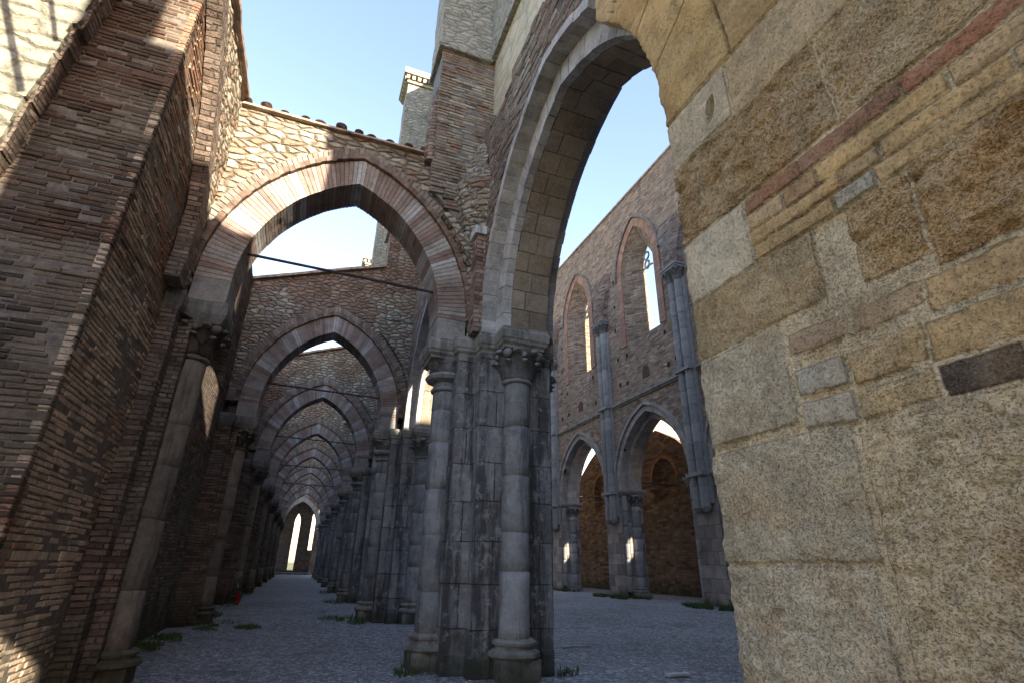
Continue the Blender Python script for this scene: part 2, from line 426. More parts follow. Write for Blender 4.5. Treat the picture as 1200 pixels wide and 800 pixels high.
M_brick_orange = masonry('orange_aisle_brick', (.2, .12, .078), (.28, .18, .115), (.24, .175, .12), .4, .12, .012, patch=(.27, .2, .13), patch_amt=.6, dark=.55, bump=.8, rough_d=.03, wob=.02, moss_h=1.0)
M_ashlar = masonry('grey_ashlar', (.26, .255, .245), (.34, .33, .315), (.1, .095, .085), .62, .47, .007, patch=(.24, .22, .2), patch_amt=.6, dark=.6, bump=.9, rough_d=.02, wob=.004, moss_h=.75, pits=.5, lichen=.5, streak=.75)
M_ashlar_pink = masonry('rosy_ashlar', (.32, .27, .235), (.4, .345, .3), (.16, .14, .12), .55, .42, .008, patch=(.36, .28, .23), patch_amt=.7, dark=.45, bump=.8, rough_d=.02, wob=.006, moss_h=.5, pits=.5, lichen=.2)
M_rubble = rubble('pale_rubble', [(0, (.3, .27, .21)), (.2, (.4, .36, .28)), (.4, (.34, .27, .19)), (.6, (.46, .42, .34)), (.8, (.33, .24, .17))], (.16, .135, .105), 5.0, 10.5, red=(.32, .18, .125), dist=.05)
M_rubble_gold = rubble('golden_rubble', [(0, (.42, .34, .25)), (.25, (.52, .45, .34)), (.5, (.36, .27, .19)), (.62, (.4, .26, .17)), (.75, (.5, .43, .32))], (.24, .19, .14), 4.3, 9.6, bump=1.0, dist=.09)
M_pale = rubble('lichened_stone', [(0, (.36, .36, .31)), (.3, (.42, .42, .37)), (.6, (.33, .34, .3)), (.8, (.45, .43, .36))], (.25, .25, .21), 4.5, 10, bump=.7, dark=.5)
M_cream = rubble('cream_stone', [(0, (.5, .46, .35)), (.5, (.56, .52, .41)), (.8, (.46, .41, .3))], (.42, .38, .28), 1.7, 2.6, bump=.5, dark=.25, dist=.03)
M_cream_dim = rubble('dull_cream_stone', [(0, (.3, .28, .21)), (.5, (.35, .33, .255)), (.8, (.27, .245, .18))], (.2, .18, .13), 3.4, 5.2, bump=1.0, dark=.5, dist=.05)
M_tone = toned('carved_stone', var=.4, lichen=.3, dark=.5, moss_h=.5, streak=.5)
M_tone_light = toned('pale_shaft_stone', var=.35, lichen=.15, dark=.25)
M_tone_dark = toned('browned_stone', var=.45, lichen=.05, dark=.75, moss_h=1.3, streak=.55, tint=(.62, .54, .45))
M_vous = toned('voussoir_stone', var=.5, lichen=.12, dark=.35)
M_near = toned('near_travertine', var=.55, bump=.9, dist=.014, dark=.3, scale=1.6, pits=.9, lichen=.0, grain=1.0, tint=(1.72, 1.6, 1.39))
M_tile = plain('terracotta_tile', (.33, .25, .185), .9, var=.65, scale=7)
M_iron = plain('rusty_iron', (.05, .045, .045), .6, .4, .5)
M_red = plain('red_enamel', (.28, .012, .012), .5, var=.2)
M_white = plain('white_plastic', (.7, .7, .68), .5, var=.1)
M_black = plain('black_rubber', (.02, .02, .02), .6, var=.1)
M_gravel = gravel_mat(); M_leaf = leaf_mat()
M_slab = plain('pale_slab_stone', (.45, .44, .4), .9, var=.3)
M_field = plain('dry_meadow', (.16, .15, .06), .95, var=.5, scale=1.2)

GREY = (.29, .285, .275); PALE = (.45, .42, .36); OCHRE = (.36, .27, .16)

def brick_col(p, pale=0.0):
    q = noise.noise(p*.9)+random.uniform(-.45, .45)
    c = (.145, .088, .064) if q < -.25 else (.16, .105, .077) if q < .02 else (.155, .118, .092) if q < .26 else (.18, .145, .115) if q < .46 else (.225, .19, .155)
    if random.random() < .06: c = (.085, .068, .056)
    if p.z < 3.6 and noise.noise(p*.75+Vector((3, 1, 9)))+.25*(1-p.z/3.6) > -.02: c = [a*.3+b*.7 for a, b in zip(c, (.27, .235, .19))]
    if p.y < 4.9 and p.x < -2 and math.hypot((p.x+2.75)/.5, (p.z-2.55)/.75) < 1+.5*noise.noise(p*2.3): c = [a*.42 for a in c]   # old damp stain
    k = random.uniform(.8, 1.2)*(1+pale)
    return [c[0]*k*1.08, c[1]*k*.97, c[2]*k*.83]
def bricks(bm, P, u0, u1, v0, v1, keep=None, h=(.04, .058), w=(.13, .27), depth=.06, pale=0.0, end0=False, end1=False):
    """a face of separate worn bricks; P(u, v, d): d is how far a point stands in front of the mortar bed"""
    v = v0; row = 0
    while v < v1:
        hh = random.uniform(*h)
        if random.random() < .05: hh *= 1.7
        u = u0-(random.uniform(0, .2) if not end0 else 0)
        while u < u1:
            ww = random.uniform(*w)*(1.4 if hh > h[1] else 1)
            ue = min(u+ww, u1)
            if u1-ue < .07: ue = u1
            g_ = random.uniform(.005, .011)
            a_, b_ = max(u, u0)+(0 if (u <= u0 and end0) else g_/2), ue-(0 if (ue >= u1 and end1) else g_/2)
            um, vm = (a_+b_)/2, v+hh/2
            if b_-a_ > .03 and (keep is None or keep(um, vm)) and random.random() > .012:
                out = .012+random.uniform(-.008, .006)+.012*noise.noise(Vector((um*2.2, vm*2.2, 3)))
                if random.random() < .07: out -= random.uniform(.01, .025)
                tl = random.uniform(-.004, .004); wob = .016*noise.noise(Vector((um*.8, vm*.5, 8)))
                z0_, z1_ = v+random.uniform(.003, .007)+wob, v+hh-random.uniform(.003, .006)+wob
                r_ = min(.008, (z1_-z0_)*.25)
                def rw(): return random.uniform(-.003, .003)
                vs = [bm.verts.new(P(uu, vv_, -depth)) for uu, vv_ in ((a_, z0_), (b_, z0_+tl), (b_, z1_+tl), (a_, z1_))]
                vm_ = [bm.verts.new(P(uu+rw(), vv_+rw(), out-r_)) for uu, vv_ in ((a_, z0_), (b_, z0_+tl), (b_, z1_+tl), (a_, z1_))]
                vf = [bm.verts.new(P(uu, vv_, out+rw())) for uu, vv_ in ((a_+r_, z0_+r_), (b_-r_, z0_+tl+r_), (b_-r_, z1_+tl-r_), (a_+r_, z1_-r_))]
                fs = [bm.faces.new(vf)]
                for k in range(4):
                    k2 = (k+1) % 4
                    fs.append(bm.faces.new((vs[k], vs[k2], vm_[k2], vm_[k]))); fs.append(bm.faces.new((vm_[k], vm_[k2], vf[k2], vf[k])))
                paint(bm, fs, brick_col(Vector(P(um, vm, 0)), pale))
            u = ue
            if ue >= u1: break
        v += hh; row += 1
# ------------------------------------------------------------------ main measures
XC = 2.46; Y1 = 7.08; BAY = 5.95; NB = 9       # aisle arcade: pier axis, first pier, bay length, bays
ZA = 4.12                                      # top of the imposts
XW = -1.92                                     # inner face of the aisle's outer wall
py = lambda k: Y1+BAY*k
YEND = py(NB)

# ------------------------------------------------------------------ ground
bm = new_bm()
NX, NY = 40, 90
gx = lambda i: -9+27*i/NX
gy = lambda j: -6+70*j/NY
vv = [[bm.verts.new((gx(i), gy(j), .025*noise.noise(Vector((gx(i)*.7, gy(j)*.7, 2)))-.005)) for i in range(NX+1)] for j in range(NY+1)]
for j in range(NY):
    for i in range(NX): bm.faces.new((vv[j][i], vv[j][i+1], vv[j+1][i+1], vv[j+1][i]))
o = obj('ground', bm, M_gravel, smooth=True); tag(o, kind='structure')
bm = new_bm()
box(bm, (-1800, -1800, -1.2), (1800, 1800, -.12))
tag(obj('meadow', bm, M_field), kind='structure')

# ------------------------------------------------------------------ clustered piers of the aisle arcade
def quad(e, arms=True):
    q = [(1.17+e, .34+e), (.82+e, .34+e), (.82+e, .54+e), (.57+e, .54+e), (.57+e, .78+e), (.34+e, .78+e), (.34+e, 1.1+e)] if arms else \
        [(.82+e, .54+e), (.57+e, .54+e), (.57+e, .78+e)]
    pts = list(q)
    pts += [(-x, y) for x, y in reversed(q)]
    pts += [(-x, -y) for x, y in q]
    pts += [(x, -y) for x, y in reversed(q)]
    return pts
def flatten_nave_side(b):
    for v in b.verts:                                    # the side towards the nave is a flat wall strip
        if v.co.x > .58: v.co.x = .58+(v.co.x-.58)*.3
def shaft_bm(r, z0, z1, seed, rough=.007):
    rnd = random.Random(seed)
    prof = []; z = z0; cuts = []
    while z < z1-.05:
        h = rnd.uniform(.42, .72); zt = min(z1, z+h)
        if z1-zt < .25: zt = z1
        dr = rnd.uniform(-.003, .003)
        prof += [(r-.016, z), (r+dr, z+.013)]
        m = max(1, int((zt-z)/.12))
        prof += [(r+dr, z+.012+(zt-z-.024)*i/m) for i in range(1, m)]
        prof += [(r+dr, zt-.013), (r-.016, zt)]
        cuts.append(zt); z = zt
    b = new_bm(); lathe(b, prof, n=32)
    for v in b.verts:
        v.co += noise.noise_vector(v.co*2.2+Vector((seed, 0, 0)))*rough*1.5 + noise.noise_vector(v.co*11+Vector((seed, 5, 0)))*rough*.6
    L = b.loops.layers.float_color['tone']
    for f in b.faces:                                    # every drum its own shade
        zc = sum(v.co.z for v in f.verts)/len(f.verts); q = 0
        for i, zz in enumerate(cuts):
            if zc > zz: q = i+1
        k = .78+.5*random.Random(seed*31+q).random()
        for l in f.loops: l[L] = (GREY[0]*k, GREY[1]*k, GREY[2]*k*.98, 1)
    return b
def leaf(b, ang, r0, z0, h, w, curl, col):
    """a carved tongue that rises along the bell and curls outwards"""
    ca, sa = math.cos(ang), math.sin(ang)
    rows = []
    for i in range(7):
        t = i/6
        rr = r0+.018+curl*(t**2.2); zz = z0+h*t-(.045*max(0, t-.72)/.28)
        ww = w*(1-.55*t**2)*(.75+.5*math.sin(math.pi*min(1, t+.15)))
        row = []
        for s, bulge in ((-1, 0), (-.5, .012), (0, .02), (.5, .012), (1, 0)):
            x = rr+bulge; y = s*ww
            row.append(b.verts.new((x*ca-y*sa, x*sa+y*ca, zz)))
        rows.append(row)
    fs = []
    for p, q in zip(rows, rows[1:]):
        for k in range(4): fs.append(b.faces.new((p[k], p[k+1], q[k+1], q[k])))
    # thickness
    r = bmesh.ops.solidify(b, geom=fs, thickness=.03)
    paint(b, fs+[f for f in r['geom'] if isinstance(f, bmesh.types.BMFace)], col)
def capital_bm(r, h, seed, plain_=False):
    rnd = random.Random(seed); b = new_bm()
    lathe(b, [(r+.002, 0), (r+.03, .012), (r+.04, .035), (r+.03, .058), (r+.006, .066), (r+.008, h*.4), (r+.03, h*.65), (r+.085, h*.86), (r+.13, h)], n=28)
    paint(b, b.faces, GREY)
    if plain_:                            # a bell with a broad worn collar
        lathe(b, [(r+.02, h*.3), (r+.1, h*.38), (r+.125, h*.47), (r+.1, h*.56), (r+.02, h*.62)], n=28, col=GREY)
        for k in range(8): leaf(b, k*math.pi/4+.2, r+.03, h*.55, h*.42, .07, .1, GREY)
    else:
        for k in range(8): leaf(b, k*math.pi/4+rnd.uniform(-.05, .05), r+.012, .06, h*.55, .082, .15, GREY)
        for k in range(8): leaf(b, k*math.pi/4+math.pi/8, r+.03, h*.42, h*.54, .085, .15, (.3, .285, .265))
        for tier, (zz, rr_, rad, o_) in enumerate(((.62, .125, .038, 0), (.9, .165, .044, math.pi/8))):
            for k in range(8):
                a = k*math.pi/4+o_
                m_ = Matrix.Translation((math.cos(a)*(r+rr_), math.sin(a)*(r+rr_), h*zz)) @ Matrix.Rotation(a, 4, 'Z') @ Matrix.Diagonal((1, 1.25, .8, 1))
                bmesh.ops.create_icosphere(b, subdivisions=2, radius=rad*rnd.uniform(.85, 1.1), matrix=m_)
        for k in range(4):
            a = math.pi/4+k*math.pi/2
            bmesh.ops.create_icosphere(b, subdivisions=2, radius=.068, matrix=Matrix.Translation((math.cos(a)*(r+.14), math.sin(a)*(r+.14), h*.86)))
        for k in range(4):
            a = k*math.pi/2
            bmesh.ops.create_icosphere(b, subdivisions=2, radius=.04, matrix=Matrix.Translation((math.cos(a)*(r+.11), math.sin(a)*(r+.11), h*.82)))
        L = b.loops.layers.float_color['tone']
        for f in b.faces:
            for l in f.loops:
                if l[L][0] == 0 or l[L][3] == 0 or l[L][0] > .9: l[L] = (*GREY, 1)
    for v in b.verts: v.co += noise.noise_vector(v.co*14+Vector((seed, 0, 0)))*.008
    return b
def base_bm(r, half):
    b = new_bm()
    box(b, (-half, -half, 0), (half, half, .2))
    lathe(b, [(r+.1, .2), (r+.125, .225), (r+.12, .262), (r+.085, .28), (r+.05, .3), (r+.05, .325), (r+.075, .335), (r+.08, .362), (r+.05, .385), (r, .395)], n=32)
    paint(b, b.faces, (.26, .24, .2))
    roughen(b, .12, .008, 5, 3, .004)
    return b
RS = .175
def make_pier(loc, label, fine):
    t = thing('clustered_pier', label, 'pier', loc, 'clustered piers along the aisle')
    b = new_bm()
    for sgn in (1,):
        stack(b, [(-.05, quad(-.05, False)), (.2, quad(-.05, False)), (.22, quad(-.06, False)), (3.84, quad(-.06, False))])
    flatten_nave_side(b); roughen(b, .16 if fine else .4, .010, 1.7, 7, .006 if fine else 0)
    obj('pier_core', b, M_ashlar, t)
    b = new_bm()
    stack(b, [(3.84, quad(-.055)), (3.875, quad(-.05)), (3.905, quad(-.02)), (3.94, quad(-.015)), (3.96, quad(.0)), (4.06, quad(.008)), (4.085, quad(-.012)), (4.12, quad(-.012))])
    paint(b, b.faces, (.3, .285, .25))
    flatten_nave_side(b); roughen(b, .09 if fine else .3, .008, 4, 6, .004 if fine else 0)
    obj('impost', b, M_tone, t)
    for k, (dx, dy, pl) in enumerate(((-.815, 0, True), (0, -.76, False), (0, .76, False))):
        hc = obj('half_column', shaft_bm(RS, .38, 3.4, k+1), M_tone, t, (dx, dy, 0), smooth=True)
        obj('capital', capital_bm(RS, .45, k+3, pl), M_tone, hc, (0, 0, 3.4))
        obj('base', base_bm(RS, .235), M_tone, hc, (0, 0, 0))
    obj('corbel_capital', capital_bm(.13, .42, 12), M_tone, t, (.6, 0, 3.42))
    return t
pier_words = ['first and largest looking grey clustered pier, carrying the tall arch beside the foreground wall',
              'second clustered pier down the aisle, just behind the large first pier',
              'third clustered pier down the aisle, mossy at its foot', 'fourth clustered pier down the aisle', 'fifth clustered pier down the aisle',
              'sixth clustered pier down the aisle', 'seventh clustered pier down the aisle', 'eighth clustered pier down the aisle, close to the far end']
p0 = make_pier((XC, py(0), 0), pier_words[0], True)
p1 = make_pier((XC, py(1), 0), pier_words[1], False)
for k in range(2, NB-1): dup(p1, (XC, py(k), 0), pier_words[k])

# ------------------------------------------------------------------ responds on the outer wall
def make_respond(loc, label):
    t = thing('respond_column', label, 'column', loc, 'wall columns along the outer aisle wall')
    b = new_bm()
    o_ = [(-.3, -.52), (.17, -.52), (.17, -.3), (.3, -.3), (.3, .3), (.17, .3), (.17, .52), (-.3, .52)]
    stack(b, [(-.05, o_), (3.86, o_)]); roughen(b, .2, .01, 2, 6)
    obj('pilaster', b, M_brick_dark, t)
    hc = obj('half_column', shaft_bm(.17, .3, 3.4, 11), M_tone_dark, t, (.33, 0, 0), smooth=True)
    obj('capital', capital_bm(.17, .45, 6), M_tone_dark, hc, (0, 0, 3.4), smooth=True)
    bb = base_bm(.17, .215)
    for v in bb.verts: v.co.z *= .8
    obj('base', bb, M_tone_dark, hc)
    b = new_bm()
    def oo(e): return [(-.3, -.54-e), (.2+e, -.54-e), (.2+e, -.34-e), (.64+e, -.34-e), (.64+e, .34+e), (.2+e, .34+e), (.2+e, .54+e), (-.3, .54+e)]
    stack(b, [(3.84, oo(-.05)), (3.9, oo(-.02)), (3.95, oo(-.0)), (4.06, oo(.005)), (4.12, oo(-.012))])
    paint(b, b.faces, (.2, .19, .17)); roughen(b, .12, .008, 4, 5)
    obj('impost', b, M_tone, t)
    return t
ords = ['nearest', 'second', 'third', 'fourth', 'fifth', 'sixth', 'seventh', 'eighth']
r0 = make_respond((XW, py(0), 0), 'nearest engaged column on the dark left wall, below the sunlit arch')
for k in range(1, NB-1): dup(r0, (XW, py(k), 0), f'{ords[k]} engaged column along the dark left wall of the aisle')

# ------------------------------------------------------------------ transverse arches over the aisle
AX, AA, AZ0 = .03, 1.36, 4.45
AR = apexR(AA, 2.0); AT = .42
def vcol(i, s):
    if i in (13, 14, 28, 29, 43): return (.48, .465, .44)
    q = noise.noise(Vector((i*.3, s*7.3, 1)))+random.uniform(-.2, .2)
    return (.27, .195, .16) if q < -.16 else (.32, .25, .21) if q < .06 else (.355, .305, .262) if q < .3 else (.38, .35, .315)
def make_transverse(loc, label, first):
    t = thing('transverse_arch', label, 'arch', loc, 'pointed arches crossing the aisle')
    P = lambda u, v, d: (u, d, v)
    b = new_bm()
    ring(b, AA, AZ0, AR, AT, P, -.3, .3, 44, vcol, c=AX, jitter=.002, gap=.007)
    for s in (1, -1):                                   # stilted jambs on the imposts
        x0, x1 = AX+s*AA, AX+s*(AA+AT)
        box(b, (min(x0, x1), -.3, ZA), (max(x0, x1), .3, AZ0-.004), (.3, .28, .25))
    if first: roughen(b, .25, .006, 4, 2, .003)
    obj('arch_ring', b, M_vous, t)
    b = new_bm()
    ring(b, AA+AT+.004, AZ0, AR+AT+.004, .085, P, -.36, .36, 40, lambda i, s: (.2, .135, .1) if i % 3 else (.27, .2, .16), c=AX, jitter=.01)
    ring(b, AA+AT+.095, AZ0, AR+AT+.095, .15, P, -.285, .285, 44, lambda i, s: random.choice(((.25, .21, .17), (.3, .26, .21), (.21, .17, .14))), c=AX, jitter=.008, gap=.012)
    obj('hood_mould', b, M_vous, t)
    # wall above
    ex = arc(AA+AT+.09, AZ0, AR+AT+.09, 16, AX)
    b = new_bm()
    if first: top = [(-2.3, 7.32), (-1.2, 7.36), (0, 7.4), (1.2, 7.34), (1.98, 7.36)]
    else: top = [(-2.3, 7.42), (-1.2, 7.8), (0, 8.22), (1.2, 8.62), (1.98, 8.9)]
    poly = [(1.98, AZ0)] + [p for p in ex if abs(p[0]-AX) < 1.95 or True] + [(-2.3, AZ0)] + top
    # keep the extrados inside the panel's width
    poly = [(min(1.98, max(-2.3, x)), z) for x, z in poly]
    clean = []
    for q in poly:
        if not clean or (abs(q[0]-clean[-1][0])+abs(q[1]-clean[-1][1])) > 1e-4: clean.append(q)
    wall(b, [clean], P, -.24, .24)
    roughen(b, .13 if first else .35, .022, 3, 7, .014 if first else 0)
    obj('spandrel_wall', b, M_rubble_gold if first else M_rubble, t)
    # coping
    b = new_bm()
    if first:
        x = -2.02; i = 0
        while x < 1.95:                                 # row of old cover tiles, some slipped or gone
            if random.random() > .08:
                rr_ = random.uniform(.06, .085); z = 7.405+random.uniform(-.008, .012); ti = random.uniform(-.05, .05); e_ = random.uniform(-.05, .03)
                n = 8; rows = []
                for yy in (-.3+e_, .3):
                    rows.append([(x+ti*yy+rr_*1.1*math.cos(math.pi*k/n), yy, z+.01+rr_*math.sin(math.pi*k/n)) for k in range(n+1)])
                A = [[b.verts.new(p) for p in r] for r in rows]
                fs = [b.faces.new((A[0][k], A[0][k+1], A[1][k+1], A[1][k])) for k in range(n)]
                bmesh.ops.solidify(b, geom=fs, thickness=.016)
            x += random.uniform(.2, .32); i += 1
        box(b, (-2.2, -.31, 7.375), (1.98, .31, 7.41))
    else:
        for a_, c_ in zip(top, top[1:]):
            vs = [b.verts.new(p) for p in ((a_[0], -.33, a_[1]), (c_[0], -.33, c_[1]), (c_[0], .33, c_[1]), (a_[0], .33, a_[1]),
                                          (a_[0], -.33, a_[1]+.07), (c_[0], -.33, c_[1]+.07), (c_[0], .33, c_[1]+.07), (a_[0], .33, a_[1]+.07))]
            for q in ((0,3,2,1),(4,5,6,7),(0,1,5,4),(2,3,7,6),(1,2,6,5),(3,0,4,7)): b.faces.new([vs[i] for i in q])
    roughen(b, .2, .012, 5, 3)
    obj('tile_coping', b, M_tile, t)
    return t
a0 = make_transverse((0, py(0), 0), 'nearest pointed arch across the aisle, half sunlit under a row of curved roof tiles', True)
a1 = make_transverse((0, py(1), 0), 'second pointed arch across the aisle, shaded, seen through the half sunlit one', False)
for k in range(2, NB-1): dup(a1, (0, py(k), 0), f'{ords[k]} pointed arch in the row receding down the aisle')

# iron ties
def make_tie(loc, label):
    b = new_bm(); tube(b, [(-1.40, 0, .0), (-.4, 0, -.02), (.5, 0, -.035), (1.42, 0, -.06)], .021)
    tube(b, [(-1.36, -.06, .0), (-1.36, .06, .0)], .03); tube(b, [(1.38, -.06, -.06), (1.38, .06, -.06)], .03)
    o = obj('tie_rod', b, M_iron, None, loc); tag(o, label, 'tie rod', 'iron tie rods across the aisle arches'); return o
t0 = make_tie((AX, py(0)-.1, 5.0), 'thin dark iron rod spanning the nearest, half sunlit arch')
for k in range(1, 5):
    c = t0.copy(); COL.objects.link(c); c.location = (AX, py(k)-.1, 5.0); c['label'] = f'thin dark iron rod spanning the {ords[k]} arch down the aisle'

# ------------------------------------------------------------------ arcade towards the nave
IA, IR = 1.92, apexR(1.92, 2.42)
XF, XB = 1.95, 2.99
def jag(y0, y1, z, amp, step, seed):
    rnd = random.Random(seed); pts = []; y = y0
    while y < y1-step*.4:
        zz = z+rnd.choice((-1, 0, 0, 1))*.07+amp*noise.noise(Vector((y*.9, seed, 0)))
        w = step*rnd.uniform(.6, 1.4)
        pts += [(y, zz), (min(y1, y+w)-.005, zz)]; y += w
    return pts
def make_arcade(loc, label, half, first):
    """loc = centre of the bay on the ground"""
    t = thing('arcade_arch', label, 'arch', loc, 'arches between aisle and nave')
    P = lambda u, v, d: (d, u, v)
    stone = lambda i, s: random.choice(((.3, .24, .17), (.34, .275, .2), (.27, .21, .15), (.33, .28, .22)))
    b = new_bm()
    white = lambda i, s: random.choice(((.5, .48, .45), (.44, .42, .39), (.47, .46, .44)))
    ring(b, IA, ZA+.004, IR, .31, P, XC-.33, XC-.22, 17 if first else 9, white, 0, .004, .008)
    ring(b, IA, ZA+.004, IR, .31, P, XC-.215, XC+.32, 12 if first else 8, stone, 0, .008, .012, 2)
    obj('inner_order', b, M_vous, t)
    b = new_bm()
    ring(b, IA+.31, ZA+.004, IR+.312, .13, P, XF-.03, XB+.03, 20 if first else 12, lambda i, s: random.choice(((.47, .45, .42), (.4, .385, .36))), half, .006, .006)
    if half: ring(b, IA+.31, ZA+.004, IR+.312, .13, P, XF+.035, XB, 20, lambda i, s: random.choice(((.44, .42, .37), (.37, .35, .31))), -1, .006, .006)
    if half:                                            # the strip runs on a little past the crown
        b3 = new_bm(); ring(b3, IA+.31, ZA+.004, IR+.312, .13, P, XF-.03, XF+.3, 20, lambda i, s: random.choice(((.47, .45, .42), (.4, .385, .36))), -1, .006, .006)
        bmesh.ops.delete(b3, geom=[v for v in b3.verts if v.co.y < -1.13], context='VERTS')
        me = bpy.data.meshes.new('tmp'); b3.to_mesh(me); b3.free(); b.from_mesh(me); bpy.data.meshes.remove(me)
    # the brick underside between the two orders
    ring(b, IA+.32, ZA+.004, IR+.325, .05, P, XF+.04, XB-.03, 30 if first else 16, lambda i, s: random.choice(((.3, .2, .13), (.36, .26, .17))), 0, .006, .006)
    obj('outer_order', b, M_vous, t)
    ex = arc(IA+.42, ZA, IR+.42, 16, 0)
    H = BAY/2
    b = new_bm()
    if half:                                            # only the half that springs from the first pier
        ex = [q for q in ex if q[0] > -1.12]
        top = jag(-1.14, H+.45, 8.05, .55, .22, 3)
        poly = [(H+.45, ZA)] + list(reversed(top)) + [(-1.14, ex[-1][1]-.05)] + list(reversed(ex))
        poly = list(reversed(poly))
    else:
        top = jag(-H+.452, H+.448, 8.05, .2, .4, int(loc[1]))
        poly = [(H+.448, ZA)] + ex + [(-H+.452, ZA)] + [(-H+.452, ZA)] + top
        poly = [(H+.448, ZA)] + [(max(-H+.46, min(H+.44, x)), z) for x, z in ex] + [(-H+.452, ZA)] + top
        # orientation: springing right, over the arch to the left, up and back along the jagged top
    clean = []
    for q in poly:
        if not clean or (abs(q[0]-clean[-1][0])+abs(q[1]-clean[-1][1])) > 1e-4: clean.append(q)
    wall(b, [clean], P, XF, XB)
    if first:
        def keep_(u, v):
            off = IR-IA; return math.hypot(abs(u)+off, v-ZA) > IR+.47 and v < 8.0+.55*noise.noise(Vector((u*.9, 3, 0)))
        roughen(b, .3, .006, 2.5, 7)
        wp = obj('wall_panel', b, M_bed, t)
        b = new_bm(); bricks(b, lambda u, v, d: (XF-.004-d, u, v), -1.12, BAY/2-.72, ZA+.02, 8.5, keep_, h=(.055, .08), pale=.5)
        obj('brick_facing', b, M_single_grey, wp)
    else:
        roughen(b, .45, .014, 2.5, 7)
        obj('wall_panel', b, M_brick, t)
    return t
make_arcade((0, py(0)-BAY/2, 0), 'tall two-ordered arch springing from the first pier up over the foreground wall', 1, True)
b1 = make_arcade((0, py(0)+BAY/2, 0), 'second arch of the arcade, glimpsed left of the first pier with a sunlit underside', 0, False)
for k in range(2, NB): dup(b1, (0, py(k)-BAY/2, 0), f'{ords[k] if k < 8 else "ninth"} arch of the arcade beside the aisle, seen edge-on')

# broken vault springer and brick stub over the first pier
t = thing('vault_springer', 'broken rubble vault springing with a brick stub capped in white stone, above the first pier', 'masonry', (0, py(0), 0))
b = new_bm()
lv = []
for z, w in ((4.12, .12), (4.6, .16), (5.2, .24), (5.8, .34), (6.3, .46), (6.75, .55), (7.1, .42), (7.5, .25), (7.9, .1)):
    y_ = -.3
    lv.append((z, [(1.96, y_), (1.96-w*.9, y_), (1.96-w*.75, y_-w*.45), (1.96-w*.35, y_-w*.85), (1.96, y_-w*1.1)]))
stack(b, lv); roughen(b, .08, .05, 3.2, 6, .03)
obj('rubble_mass', b, M_rubble, t)
b = new_bm(); box(b, (1.8, -.74, 4.125), (2.06, -.5, 5.72)); roughen(b, .1, .01, 4, 5, .006); obj('brick_stub', b, M_brick, t)
b = new_bm(); box(b, (1.76, -.78, 5.72), (2.1, -.48, 5.86)); paint(b, b.faces, (.6, .6, .58)); roughen(b, .08, .012, 5, 4); obj('cap_stone', b, M_tone, t)
# curved rib that hugs the back of the nearest arch
b = new_bm()
ex = arc(AA+AT+.11, AZ0, AR+AT+.11, 22, AX)
for (x0, z0), (x1, z1) in zip(ex[:16], ex[1:17]):
    dx, dz = x1-x0, z1-z0; l = math.hypot(dx, dz); nx, nz = dz/l, -dx/l
    wd = .1
    if x0 > 1.95 or z1 > 6.2: continue
    vs = [b.verts.new(p) for p in ((x0, -.5, z0), (x0+nx*wd, -.52, z0+nz*wd), (x1+nx*wd, -.52, z1+nz*wd), (x1, -.5, z1), (x0, -.24, z0), (x0+nx*wd, -.24, z0+nz*wd), (x1+nx*wd, -.24, z1+nz*wd), (x1, -.24, z1))]
    for q in ((0,3,2,1),(4,5,6,7),(0,1,5,4),(2,3,7,6),(1,2,6,5),(3,0,4,7)): b.faces.new([vs[i] for i in q])
roughen(b, .07, .03, 4, 5, .02)
obj('curved_rib', b, M_rubble, t)

